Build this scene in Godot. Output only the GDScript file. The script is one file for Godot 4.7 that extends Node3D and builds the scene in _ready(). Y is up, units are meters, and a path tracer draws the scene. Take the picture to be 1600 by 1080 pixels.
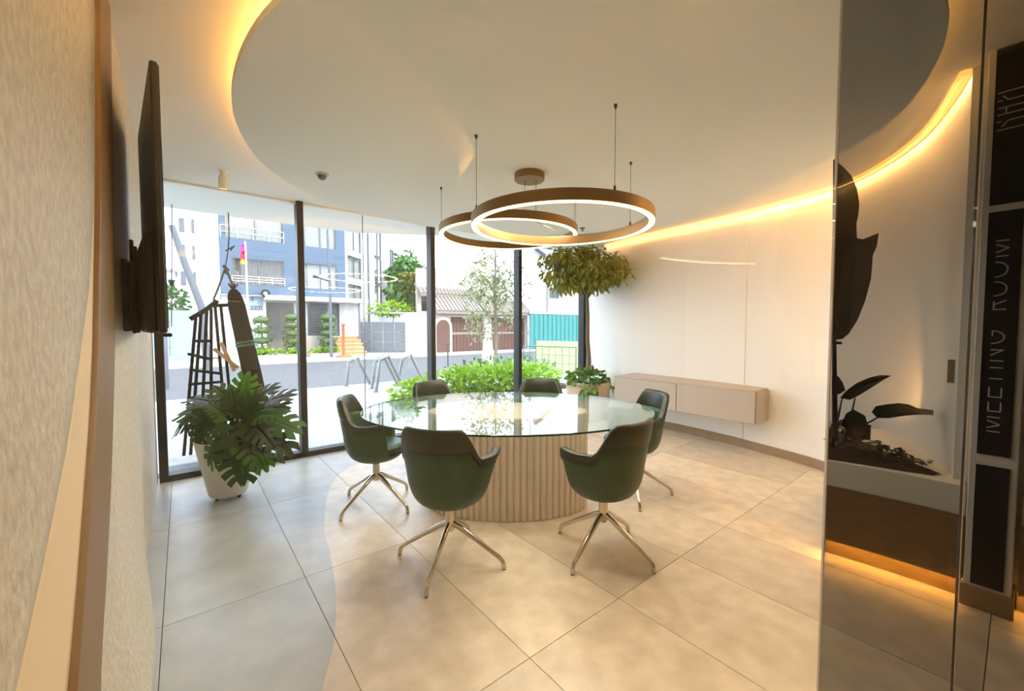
extends Node3D
# Meeting room behind a glass partition, street outside. Units are metres, the camera stands over the origin.

const CAM_H := 1.378
const YAW := -0.677
const PITCH := -0.0446
const FOCAL := 640.0
const TOP := 2.68          # main ceiling
const DISC := 2.55         # underside of the dropped ceiling disc
const WIN_Z := -4.78       # window wall
const WALL_X := -0.205     # left wall

var used := {}
var rng := RandomNumberGenerator.new()
var M := {}

# ---------------------------------------------------------------- mesh builder
class G:
	var st := SurfaceTool.new()
	func _init():
		st.begin(Mesh.PRIMITIVE_TRIANGLES)
	func flat():
		st.set_smooth_group(-1)
		return self
	func smooth(n := 0):
		st.set_smooth_group(n)
		return self
	func tri(a: Vector3, b: Vector3, c: Vector3):
		st.add_vertex(a); st.add_vertex(b); st.add_vertex(c)
	func quad(a: Vector3, b: Vector3, c: Vector3, d: Vector3):
		tri(a, b, c); tri(a, c, d)
	func box(c: Vector3, s: Vector3, b := Basis()):
		flat()
		var h := s * 0.5
		var p := []
		for i in 8:
			p.append(c + b * Vector3(h.x * (1 if i & 1 else -1), h.y * (1 if i & 2 else -1), h.z * (1 if i & 4 else -1)))
		quad(p[4], p[6], p[7], p[5]); quad(p[1], p[3], p[2], p[0])
		quad(p[0], p[2], p[6], p[4]); quad(p[5], p[7], p[3], p[1])
		quad(p[6], p[2], p[3], p[7]); quad(p[0], p[4], p[5], p[1])
		return self
	# box between two corners
	func span(a: Vector3, b: Vector3):
		return box((a + b) * 0.5, (b - a).abs())
	# box with chamfered edges
	func cbox(c: Vector3, s: Vector3, e: float, b := Basis()):
		flat()
		var h := s * 0.5
		var P := func(ax: int, sx: float, sy: float, sz: float) -> Vector3:
			var v := Vector3((h.x - (0.0 if ax == 0 else e)) * sx, (h.y - (0.0 if ax == 1 else e)) * sy, (h.z - (0.0 if ax == 2 else e)) * sz)
			return c + b * v
		for s1 in [-1.0, 1.0]:
			quad(P.call(0, s1, -1, -1), P.call(0, s1, 1, -1), P.call(0, s1, 1, 1), P.call(0, s1, -1, 1))
			quad(P.call(1, -1, s1, -1), P.call(1, 1, s1, -1), P.call(1, 1, s1, 1), P.call(1, -1, s1, 1))
			quad(P.call(2, -1, -1, s1), P.call(2, 1, -1, s1), P.call(2, 1, 1, s1), P.call(2, -1, 1, s1))
			for s2 in [-1.0, 1.0]:
				quad(P.call(0, s1, s2, -1), P.call(0, s1, s2, 1), P.call(1, s1, s2, 1), P.call(1, s1, s2, -1))
				quad(P.call(0, s1, -1, s2), P.call(0, s1, 1, s2), P.call(2, s1, 1, s2), P.call(2, s1, -1, s2))
				quad(P.call(1, -1, s1, s2), P.call(1, 1, s1, s2), P.call(2, 1, s1, s2), P.call(2, -1, s1, s2))
				for s3 in [-1.0, 1.0]:
					tri(P.call(0, s1, s2, s3), P.call(1, s1, s2, s3), P.call(2, s1, s2, s3))
		return self
	# rows of points joined into a smooth sheet
	func surf(rows: Array, wrap_u := false, group := 0):
		smooth(group)
		for i in rows.size() - 1:
			var a: PackedVector3Array = rows[i]
			var b: PackedVector3Array = rows[i + 1]
			var n := a.size()
			for j in (n if wrap_u else n - 1):
				var k := (j + 1) % n
				quad(a[j], a[k], b[k], b[j])
		return self
	func tube(pts: Array, rads: Array, seg := 8, caps := true):
		var rows := []
		var up := Vector3.UP
		var prev_n := Vector3.ZERO
		for i in pts.size():
			var p: Vector3 = pts[i]
			var d: Vector3 = (pts[mini(i + 1, pts.size() - 1)] - pts[maxi(i - 1, 0)]).normalized()
			var n := up.cross(d)
			if n.length() < 0.05: n = Vector3.RIGHT.cross(d)
			n = n.normalized()
			if prev_n != Vector3.ZERO:
				n = (prev_n - d * prev_n.dot(d)).normalized()
			prev_n = n
			var b := d.cross(n)
			var r: float = rads[mini(i, rads.size() - 1)]
			var row := PackedVector3Array()
			for k in seg:
				var a := TAU * k / seg
				row.append(p + (n * cos(a) + b * sin(a)) * r)
			rows.append(row)
		surf(rows, true)
		if caps:
			flat()
			for e in [0, rows.size() - 1]:
				var row: PackedVector3Array = rows[e]
				for k in seg - 2:
					if e == 0: tri(row[0], row[k + 1], row[k + 2])
					else: tri(row[0], row[k + 2], row[k + 1])
		return self
	# profile of Vector2(radius, height) turned about y
	func lathe(prof: Array, seg := 24, c := Vector3.ZERO, sx := 1.0, sz := 1.0, crease := false):
		var rows := []
		for q in prof:
			var row := PackedVector3Array()
			for k in seg:
				var a := TAU * k / seg
				row.append(c + Vector3(cos(a) * q.x * sx, q.y, sin(a) * q.x * sz))
			rows.append(row)
		if crease:
			for i in rows.size() - 1:
				surf([rows[i], rows[i + 1]], true, i + 1)
		else:
			surf(rows, true)
		return self
	# flat prism over a polygon of (x, z)
	func prism(p: PackedVector2Array, y0: float, y1: float, side_group := -1):
		flat()
		var ix := Geometry2D.triangulate_polygon(p)
		for i in range(0, ix.size(), 3):
			var a := p[ix[i]]; var b := p[ix[i + 1]]; var c := p[ix[i + 2]]
			tri(Vector3(a.x, y1, a.y), Vector3(b.x, y1, b.y), Vector3(c.x, y1, c.y))
			tri(Vector3(a.x, y0, a.y), Vector3(c.x, y0, c.y), Vector3(b.x, y0, b.y))
		st.set_smooth_group(side_group)
		for i in p.size():
			var a := p[i]; var b := p[(i + 1) % p.size()]
			quad(Vector3(a.x, y0, a.y), Vector3(a.x, y1, a.y), Vector3(b.x, y1, b.y), Vector3(b.x, y0, b.y))
		return self
	# polygon in local x, y pushed out along local z by depth
	func ext(p: PackedVector2Array, t: Transform3D, depth: float):
		flat()
		var ix := Geometry2D.triangulate_polygon(p)
		for i in range(0, ix.size(), 3):
			var a := p[ix[i]]; var b := p[ix[i + 1]]; var c := p[ix[i + 2]]
			tri(t * Vector3(a.x, a.y, depth), t * Vector3(c.x, c.y, depth), t * Vector3(b.x, b.y, depth))
			tri(t * Vector3(a.x, a.y, 0), t * Vector3(b.x, b.y, 0), t * Vector3(c.x, c.y, 0))
		for i in p.size():
			var a := p[i]; var b := p[(i + 1) % p.size()]
			quad(t * Vector3(a.x, a.y, 0), t * Vector3(b.x, b.y, 0), t * Vector3(b.x, b.y, depth), t * Vector3(a.x, a.y, depth))
		return self
	# wall in a plane of constant z with rectangular openings [x0, y0, x1, y1]
	func pierced(x0: float, y0: float, x1: float, y1: float, z0: float, z1: float, holes: Array):
		var xs := [x0, x1]
		var ys := [y0, y1]
		for h in holes:
			xs.append_array([h[0], h[2]]); ys.append_array([h[1], h[3]])
		xs.sort(); ys.sort()
		for i in xs.size() - 1:
			for j in ys.size() - 1:
				if xs[i + 1] - xs[i] < 1e-4 or ys[j + 1] - ys[j] < 1e-4: continue
				var cx: float = (xs[i] + xs[i + 1]) * 0.5
				var cy: float = (ys[j] + ys[j + 1]) * 0.5
				var open := false
				for h in holes:
					if cx > h[0] and cx < h[2] and cy > h[1] and cy < h[3]: open = true
				if not open:
					span(Vector3(xs[i], ys[j], z0), Vector3(xs[i + 1], ys[j + 1], z1))
		return self
	func commit() -> ArrayMesh:
		st.generate_normals()
		st.index()
		return st.commit()

# ---------------------------------------------------------------- nodes
func numbered(called: String) -> String:
	if not used.has(called):
		used[called] = 0
		return called
	used[called] += 1
	return "%s_%03d" % [called, used[called]]

func obj(called: String, g, m: Material, parent: Node = null) -> MeshInstance3D:
	var o := MeshInstance3D.new()
	o.mesh = g.commit() if g is G else g
	o.material_override = m
	if parent == null:
		o.name = numbered(called)
		add_child(o)
	else:
		o.name = called
		parent.add_child(o, true)
	return o

func tag(o: Node, label: String, category: String, group := ""):
	o.set_meta("label", label)
	o.set_meta("category", category)
	if group: o.set_meta("group", group)
	return o

func thing(called: String, label: String, category: String, at := Vector3.ZERO, turn := 0.0, group := "") -> Node3D:
	var o := Node3D.new()
	o.name = numbered(called)
	add_child(o)
	o.position = at
	o.rotation.y = turn
	return tag(o, label, category, group)

func shell(called: String, parent: Node = null) -> Node3D:
	var o := Node3D.new()
	o.name = numbered(called) if parent == null else called
	(self if parent == null else parent).add_child(o, true)
	if parent == null: o.set_meta("kind", "structure")
	return o

func copy_of(o: Node3D, at: Vector3, turn: float, label: String) -> Node3D:
	var c: Node3D = o.duplicate()
	c.name = numbered(String(o.name).trim_suffix("_000"))
	add_child(c)
	c.position = at
	c.rotation.y = turn
	c.set_meta("label", label)
	return c

# the point that lies at a given distance along the lens axis behind a point of the photograph
func at(u: float, v: float, depth: float) -> Vector3:
	var b := Basis.from_euler(Vector3(PITCH, YAW, 0))
	return Vector3(0, CAM_H, 0) + b * Vector3((u - 800.0) / FOCAL, -(v - 540.0) / FOCAL, -1.0) * depth

func on_z(u: float, v: float, z: float) -> Vector3:
	var d := at(u, v, 1.0) - Vector3(0, CAM_H, 0)
	return Vector3(0, CAM_H, 0) + d * (z / d.z)

func curve2(pts: Array, closed: bool, steps := 8) -> PackedVector2Array:
	var out := PackedVector2Array()
	var n := pts.size()
	for i in (n if closed else n - 1):
		var p0: Vector2 = pts[(i - 1 + n) % n] if closed else pts[maxi(i - 1, 0)]
		var p1: Vector2 = pts[i]
		var p2: Vector2 = pts[(i + 1) % n]
		var p3: Vector2 = pts[(i + 2) % n] if closed else pts[mini(i + 2, n - 1)]
		for k in steps:
			out.append(p1.cubic_interpolate(p2, p0, p3, float(k) / steps))
	if not closed: out.append(pts[n - 1])
	return out

# value at y of a table of [y, value], from high y to low
func lookup(t: Array, y: float) -> float:
	for i in t.size() - 1:
		if y >= t[i + 1][0]:
			var f: float = (y - t[i + 1][0]) / (t[i][0] - t[i + 1][0])
			return lerpf(t[i + 1][1], t[i][1], clampf(f, 0.0, 1.0))
	return t[-1][1]

# ---------------------------------------------------------------- materials
func mat(c: Color, rough := 0.6, metal := 0.0, spec := 0.5) -> StandardMaterial3D:
	var m := StandardMaterial3D.new()
	m.albedo_color = c
	m.roughness = rough
	m.metallic = metal
	m.metallic_specular = spec
	return m

func rgb8(r: int, g: int, b: int) -> Color:
	return Color8(r, g, b)

func noise_tex(seed_: int, freq: float, oct: int, a: Color, b: Color, size := 512, type := FastNoiseLite.TYPE_SIMPLEX_SMOOTH) -> NoiseTexture2D:
	var n := FastNoiseLite.new()
	n.seed = seed_
	n.noise_type = type
	n.frequency = freq
	n.fractal_octaves = oct
	var t := NoiseTexture2D.new()
	t.width = size
	t.height = size
	t.seamless = true
	t.noise = n
	var r := Gradient.new()
	r.set_color(0, a)
	r.set_color(1, b)
	t.color_ramp = r
	return t

func textured(a: Color, b: Color, freq: float, oct: int, scale: Vector3, rough: float, seed_ := 1, bump := 0.0, spec := 0.5) -> StandardMaterial3D:
	var m := mat(Color.WHITE, rough, 0.0, spec)
	m.albedo_texture = noise_tex(seed_, freq, oct, a, b)
	m.uv1_triplanar = true
	m.uv1_world_triplanar = true
	m.uv1_scale = scale
	if bump > 0.0:
		m.heightmap_enabled = true
		m.heightmap_texture = noise_tex(seed_ + 7, freq, oct, Color.BLACK, Color.WHITE)
		m.heightmap_scale = bump
	return m

func glow(c: Color, e: float) -> StandardMaterial3D:
	var m := mat(c, 0.6)
	m.emission_enabled = true
	m.emission = c
	m.emission_energy_multiplier = e
	return m

func pane(c: Color, alpha: float, rough := 0.0) -> StandardMaterial3D:
	var m := mat(Color(c.r, c.g, c.b, alpha), rough)
	m.transparency = BaseMaterial3D.TRANSPARENCY_ALPHA
	return m

func leafy(c: Color, back: Color, rough := 0.45) -> StandardMaterial3D:
	var m := mat(c, rough)
	m.backlight_enabled = true
	m.backlight = back
	m.cull_mode = BaseMaterial3D.CULL_DISABLED
	return m

func lamp(parent: Node, p: Vector3, c: Color, e: float, size := 0.03):
	var l := OmniLight3D.new()
	l.light_color = c
	l.light_energy = e
	l.light_size = size
	l.omni_range = 12.0
	l.omni_attenuation = 2.0
	l.shadow_enabled = true
	l.name = "lamp_light"
	parent.add_child(l, true)
	l.position = p
	return l

const COVE := Color(1.0, 0.755, 0.45)
const WARM := Color(1.0, 0.945, 0.84)

# thin area light between two points, facing along a direction
func bar(parent: Node, a: Vector3, b: Vector3, face: Vector3, width: float, c: Color, e: float):
	var l := AreaLight3D.new()
	l.light_color = c
	l.light_energy = e
	l.area_size = Vector2(a.distance_to(b), width)
	l.area_normalize_energy = true
	l.area_range = 12.0
	l.area_attenuation = 2.0
	l.shadow_enabled = true
	l.name = "strip_light"
	parent.add_child(l, true)
	var x := (b - a).normalized()
	var z := -face.normalized()
	var y := z.cross(x).normalized()
	x = y.cross(z).normalized()
	l.transform = Transform3D(Basis(x, y, z), (a + b) * 0.5)
	return l

func spot(parent: Node, p: Vector3, to: Vector3, c: Color, e: float, angle: float, size := 0.03):
	var l := SpotLight3D.new()
	l.light_color = c
	l.light_energy = e
	l.light_size = size
	l.spot_range = 12.0
	l.spot_attenuation = 2.0
	l.spot_angle = angle
	l.spot_angle_attenuation = 0.6
	l.shadow_enabled = true
	l.name = "spot_light"
	parent.add_child(l, true)
	l.transform = Transform3D(Basis.looking_at(to - p, Vector3.UP if absf((to - p).normalized().y) < 0.95 else Vector3.RIGHT), p)
	return l

func make_materials():
	M.plaster = mat(rgb8(232, 228, 216), 0.85)
	M.ceiling = mat(rgb8(232, 232, 224), 0.9)
	M.wall = mat(rgb8(234, 230, 220), 0.55)
	M.stucco = textured(rgb8(178, 171, 153), rgb8(216, 210, 193), 0.03, 5, Vector3(2.0, 1.4, 2.0), 0.5, 3, 0.4)
	M.cream = mat(rgb8(222, 204, 170), 0.6)
	M.bronze_trim = mat(rgb8(132, 106, 68), 0.5, 0.1)
	M.black_frame = mat(rgb8(16, 17, 18), 0.5, 0.1)
	M.black_tv = mat(rgb8(12, 12, 12), 0.6)
	M.screen = mat(rgb8(8, 8, 10), 0.15)
	M.tile_grey = []
	M.tile_beige = []
	for i in 4:
		var k := 1.0 - 0.025 * i
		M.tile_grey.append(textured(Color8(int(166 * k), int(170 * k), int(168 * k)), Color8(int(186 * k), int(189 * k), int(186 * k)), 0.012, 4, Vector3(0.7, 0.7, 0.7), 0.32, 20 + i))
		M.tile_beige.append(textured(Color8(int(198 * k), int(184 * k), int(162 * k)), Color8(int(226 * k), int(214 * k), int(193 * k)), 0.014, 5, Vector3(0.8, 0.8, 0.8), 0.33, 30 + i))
	M.grout = mat(rgb8(112, 100, 84), 0.9)
	M.wood = textured(rgb8(128, 104, 74), rgb8(158, 132, 98), 0.02, 4, Vector3(0.5, 6.0, 0.5), 0.5, 41)
	M.lobby_wood = textured(rgb8(58, 42, 28), rgb8(78, 58, 40), 0.02, 4, Vector3(0.5, 5.0, 0.5), 0.6, 42)
	M.cabinet = mat(rgb8(178, 166, 152), 0.5)
	M.drum = mat(rgb8(220, 207, 191), 0.65)
	M.chair_green = textured(rgb8(20, 58, 30), rgb8(27, 69, 37), 0.05, 3, Vector3(3, 3, 3), 0.42, 51)
	M.chair_olive = textured(rgb8(28, 36, 22), rgb8(36, 44, 28), 0.05, 3, Vector3(3, 3, 3), 0.4, 52)
	M.chrome = mat(rgb8(205, 196, 180), 0.16, 1.0)
	M.gold = mat(rgb8(142, 110, 66), 0.45, 0.6)
	M.ring_glow = glow(Color(1.0, 0.87, 0.62), 2.2)
	M.cove_glow = glow(Color(1.0, 0.72, 0.32), 6.0)
	M.profile_glow = glow(Color(1.0, 0.76, 0.40), 2.2)
	M.wire = mat(rgb8(90, 84, 74), 0.4, 0.6)
	M.clear = pane(rgb8(235, 245, 240), 0.01)
	M.clear.metallic_specular = 0.4
	M.table_glass = pane(rgb8(150, 190, 170), 0.10)
	M.glass_edge = mat(rgb8(24, 66, 52), 0.1)
	M.smoke = pane(rgb8(10, 7, 2), 0.485)  # dark tint added to dim everything seen through the right-hand panes
	M.smoke.metallic_specular = 0.25
	M.partition = pane(rgb8(235, 245, 240), 0.01)
	M.partition.metallic_specular = 0.34
	M.pot_white = mat(rgb8(214, 208, 196), 0.5)
	M.pot_beige = mat(rgb8(206, 184, 158), 0.6)
	M.soil = textured(rgb8(26, 20, 14), rgb8(58, 44, 30), 0.08, 3, Vector3(4, 4, 4), 0.95, 61)
	M.monstera = [leafy(rgb8(26, 50, 18), Color(0.16, 0.30, 0.04), 0.6), leafy(rgb8(38, 70, 22), Color(0.28, 0.48, 0.05), 0.6), leafy(rgb8(22, 44, 18), Color(0.10, 0.20, 0.04), 0.6)]
	M.stem = mat(rgb8(66, 84, 40), 0.6)
	M.ficus = leafy(rgb8(128, 128, 52), Color(0.45, 0.46, 0.14))
	M.pothos = leafy(rgb8(92, 128, 52), Color(0.25, 0.36, 0.08))
	M.bark = textured(rgb8(96, 84, 66), rgb8(146, 130, 106), 0.06, 3, Vector3(6, 1.5, 6), 0.9, 62)
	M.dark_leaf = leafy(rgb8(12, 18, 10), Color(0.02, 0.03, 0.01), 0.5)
	M.red_leaf = leafy(rgb8(52, 16, 16), Color(0.08, 0.01, 0.01), 0.3)
	M.sign_black = mat(rgb8(7, 7, 7), 0.8, 0.0, 0.2)
	M.sign_white = mat(rgb8(225, 215, 195), 0.6)
	M.steel = mat(rgb8(120, 124, 124), 0.4, 0.7)
	# street
	M.concrete = textured(rgb8(150, 149, 144), rgb8(186, 185, 178), 0.03, 4, Vector3(0.5, 0.5, 0.5), 0.9, 71)
	M.asphalt = textured(rgb8(80, 78, 76), rgb8(102, 100, 97), 0.05, 4, Vector3(0.4, 0.4, 0.4), 0.9, 72)
	M.white_wall = mat(rgb8(206, 206, 202), 0.9)
	M.blue_wall = mat(rgb8(88, 106, 124), 0.85)
	M.pale_blue = mat(rgb8(142, 162, 172), 0.85)
	M.grey_wall = mat(rgb8(150, 147, 139), 0.9)
	M.grey_metal = mat(rgb8(98, 103, 108), 0.6, 0.2)
	M.dark_metal = mat(rgb8(70, 74, 78), 0.5, 0.4)
	M.curtain = mat(rgb8(166, 170, 162), 0.9)
	M.grey_curtain = mat(rgb8(96, 98, 94), 0.9)
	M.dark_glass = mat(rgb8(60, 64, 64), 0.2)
	M.terracotta = textured(rgb8(112, 101, 90), rgb8(158, 147, 134), 0.06, 3, Vector3(1, 1, 1), 0.9, 73)
	M.brown_gate = textured(rgb8(78, 50, 42), rgb8(104, 68, 56), 0.05, 3, Vector3(4, 0.4, 4), 0.7, 74)
	M.stone_trim = mat(rgb8(182, 172, 158), 0.9)
	M.teal = mat(rgb8(44, 128, 124), 0.6)
	M.orange_step = mat(rgb8(196, 142, 88), 0.9)
	M.orange = mat(rgb8(240, 96, 52), 0.6)
	M.hedge = leafy(rgb8(126, 158, 36), Color(0.42, 0.55, 0.06))
	M.hedge_dark = leafy(rgb8(76, 108, 56), Color(0.18, 0.28, 0.06))
	M.olive_leaf = leafy(rgb8(112, 118, 80), Color(0.3, 0.33, 0.16))
	M.tree_leaf = leafy(rgb8(70, 112, 50), Color(0.18, 0.3, 0.06))
	M.topiary = leafy(rgb8(72, 96, 46), Color(0.16, 0.24, 0.06))
	M.trellis = mat(rgb8(22, 25, 22), 0.9, 0.0, 0.2)
	M.dark_roll = mat(rgb8(9, 10, 8), 0.95, 0.0, 0.2)
	M.rope = mat(rgb8(92, 90, 84), 0.9)
	M.green_strap = mat(rgb8(20, 90, 62), 0.6)
	M.tan = mat(rgb8(170, 132, 84), 0.8)
	M.lime_panel = mat(rgb8(176, 200, 130), 0.8)

# ---------------------------------------------------------------- scene
func _ready():
	# camera
	var cam := Camera3D.new()
	cam.name = "camera"
	cam.fov = rad_to_deg(2.0 * atan(540.0 / FOCAL))
	cam.near = 0.02
	cam.far = 300.0
	add_child(cam)
	cam.position = Vector3(0, CAM_H, 0)
	cam.rotation = Vector3(PITCH, YAW, 0)
	cam.current = true
	# sky and exposure
	var env := Environment.new()
	env.background_mode = Environment.BG_SKY
	env.sky = Sky.new()
	var sky := ProceduralSkyMaterial.new()
	sky.sky_top_color = Color(0.78, 0.86, 0.96)
	sky.sky_horizon_color = Color(0.97, 0.98, 1.0)
	sky.ground_horizon_color = Color(0.75, 0.75, 0.74)
	sky.ground_bottom_color = Color(0.5, 0.5, 0.48)
	sky.sky_energy_multiplier = 1.95
	sky.sun_angle_max = 1.0
	env.sky.sky_material = sky
	env.tonemap_mode = Environment.TONE_MAPPER_LINEAR
	env.tonemap_exposure = 1.43
	env.sdfgi_enabled = true
	env.ssao_enabled = true
	env.ssil_enabled = true
	var we := WorldEnvironment.new()
	we.name = "environment"
	we.environment = env
	add_child(we)
	# hazy sun from behind our own building, onto the houses opposite
	var sun := DirectionalLight3D.new()
	sun.name = "sun"
	sun.light_color = Color(1.0, 0.97, 0.92)
	sun.light_energy = 0.75
	sun.light_angular_distance = 6.0
	sun.shadow_enabled = true
	add_child(sun)
	sun.look_at_from_position(Vector3(6, 20, 12), Vector3(2, 0, -8), Vector3.UP)

	make_materials()
	build_floor()
	build_ceiling()
	build_left_wall()
	build_right_wall()
	build_other_walls()
	build_windows()
	build_partition()
	build_lobby_lights()
	build_ground()
	build_blue_house()
	build_spanish_house()
	build_right_street()
	build_left_street()
	build_table()
	build_chairs()
	build_pendants()
	build_tv()
	build_cabinet()
	build_monstera()
	build_ficus()
	build_sign()
	build_planters()
	build_street_furniture()
	build_trellis()
	build_ceiling_fittings()

func build_lobby_lights():
	# slim curved lamp that hangs in the lobby behind the camera
	var t := thing("linear_pendant", "slim curved linear pendant lamp over the lobby planter, seen mirrored in the glass", "pendant light", Vector3.ZERO)
	var pts := curve2([Vector2(0.50, 1.52), Vector2(0.66, 1.90), Vector2(0.86, 2.20), Vector2(1.10, 2.44)], false, 4)
	obj("lamp_body", ribbon(G.new(), pts, -0.02, 0.02, 2.012, 2.05), M.gold, t)
	obj("light_strip", ribbon(G.new(), pts, -0.017, 0.017, 2.0, 2.0118), M.ring_glow, t)
	for i in range(0, pts.size() - 3, 3):
		bar(t, Vector3(pts[i].x, 1.998, pts[i].y), Vector3(pts[i + 3].x, 1.998, pts[i + 3].y), Vector3.DOWN, 0.03, WARM, 0.05)
	for i in [1, pts.size() - 2]:
		obj("wire", G.new().tube([Vector3(pts[i].x, 2.05, pts[i].y), Vector3(pts[i].x, DISC, pts[i].y)], [0.0016], 6), M.wire, t)

# ---------------------------------------------------------------- the room
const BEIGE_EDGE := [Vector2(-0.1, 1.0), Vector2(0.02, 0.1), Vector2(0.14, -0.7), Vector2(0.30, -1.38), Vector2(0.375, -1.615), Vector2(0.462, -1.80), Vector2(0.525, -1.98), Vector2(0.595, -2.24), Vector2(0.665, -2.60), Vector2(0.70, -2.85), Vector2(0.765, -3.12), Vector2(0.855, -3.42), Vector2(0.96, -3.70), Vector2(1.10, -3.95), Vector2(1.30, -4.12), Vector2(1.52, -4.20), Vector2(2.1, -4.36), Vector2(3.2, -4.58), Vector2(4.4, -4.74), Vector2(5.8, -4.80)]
const DISC_EDGE := [Vector2(0.297, -1.751), Vector2(0.222, -2.291), Vector2(0.269, -2.851), Vector2(0.478, -3.443), Vector2(0.90, -3.99), Vector2(1.426, -4.265), Vector2(2.43, -4.36), Vector2(3.45, -4.02), Vector2(4.08, -3.28), Vector2(4.27, -2.52), Vector2(4.14, -1.86), Vector2(3.90, -1.385), Vector2(3.60, -0.95), Vector2(3.25, -0.56), Vector2(2.80, -0.33), Vector2(2.212, -0.212), Vector2(1.55, -0.35), Vector2(0.95, -0.75), Vector2(0.50, -1.25)]
const RIGHT_WALL := [Vector2(5.50, -4.90), Vector2(5.34, -4.40), Vector2(5.20, -3.80), Vector2(5.11, -3.25), Vector2(5.07, -2.60), Vector2(5.00, -2.05), Vector2(4.92, -1.70), Vector2(4.86, -1.44), Vector2(4.76, -1.16), Vector2(4.60, -0.92), Vector2(4.36, -0.71), Vector2(4.08, -0.53), Vector2(3.80, -0.40), Vector2(3.40, -0.27), Vector2(3.13, -0.20)]
const LOBBY_WALL := [Vector2(3.13, 0.06), Vector2(3.26, 0.22), Vector2(3.20, 0.50), Vector2(2.92, 0.72), Vector2(2.60, 0.83), Vector2(2.26, 0.883), Vector2(2.25, 1.161), Vector2(2.209, 1.58), Vector2(2.142, 1.881), Vector2(2.027, 2.194), Vector2(1.873, 2.473), Vector2(1.673, 2.681), Vector2(1.421, 2.839), Vector2(1.18, 2.954), Vector2(0.856, 3.107), Vector2(0.334, 3.294), Vector2(0.10, 3.40)]
const LOBBY_DISC := [Vector2(0.30, -1.56), Vector2(0.269, -1.298), Vector2(0.231, -1.024), Vector2(0.123, -0.739), Vector2(-0.011, -0.445), Vector2(-0.17, -0.192), Vector2(-0.377, -0.019), Vector2(-0.727, 0.15), Vector2(-1.224, 0.222), Vector2(-1.776, 0.191), Vector2(-2.267, 0.062), Vector2(-2.784, -0.161)]

func offset_curve(c: PackedVector2Array, d: float) -> PackedVector2Array:
	var out := PackedVector2Array()
	for i in c.size():
		var t := (c[mini(i + 1, c.size() - 1)] - c[maxi(i - 1, 0)]).normalized()
		out.append(c[i] + Vector2(-t.y, t.x) * d)
	return out

# a wall or strip that follows a plan curve, between offsets d0 and d1 and heights y0 and y1
func ribbon(g: G, c: PackedVector2Array, d0: float, d1: float, y0: float, y1: float):
	var a := offset_curve(c, d0)
	var b := offset_curve(c, d1)
	var rows := []
	for p in [[a, y0], [a, y1], [b, y1], [b, y0], [a, y0]]:
		var row := PackedVector3Array()
		for q in p[0]: row.append(Vector3(q.x, p[1], q.y))
		rows.append(row)
	for i in 4: g.surf([rows[i], rows[i + 1]], false, i + 1)
	g.flat()
	for e in [0, a.size() - 1]:
		g.quad(rows[0][e], rows[1][e], rows[2][e], rows[3][e])
	return g

func build_floor():
	var f := shell("floor")
	obj("floor_bed", G.new().span(Vector3(-3.9, -0.2, -4.9), Vector3(6.4, -0.012, 3.6)), M.grout, f)
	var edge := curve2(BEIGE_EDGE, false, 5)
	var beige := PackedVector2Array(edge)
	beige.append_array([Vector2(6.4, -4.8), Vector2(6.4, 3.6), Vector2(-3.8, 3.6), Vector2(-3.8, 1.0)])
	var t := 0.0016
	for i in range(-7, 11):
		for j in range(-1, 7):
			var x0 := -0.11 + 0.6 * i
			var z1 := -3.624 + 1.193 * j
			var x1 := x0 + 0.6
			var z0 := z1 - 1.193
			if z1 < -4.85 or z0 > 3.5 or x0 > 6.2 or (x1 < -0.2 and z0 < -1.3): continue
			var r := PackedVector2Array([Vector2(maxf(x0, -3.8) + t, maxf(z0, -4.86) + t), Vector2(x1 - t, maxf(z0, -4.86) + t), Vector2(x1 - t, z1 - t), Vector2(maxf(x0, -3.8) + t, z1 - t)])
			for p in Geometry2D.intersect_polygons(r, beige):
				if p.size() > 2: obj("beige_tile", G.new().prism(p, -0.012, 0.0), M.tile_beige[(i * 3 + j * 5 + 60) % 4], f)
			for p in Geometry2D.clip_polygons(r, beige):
				if p.size() > 2: obj("grey_tile", G.new().prism(p, -0.012, 0.0), M.tile_grey[(i * 3 + j * 5 + 60) % 4], f)

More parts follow.
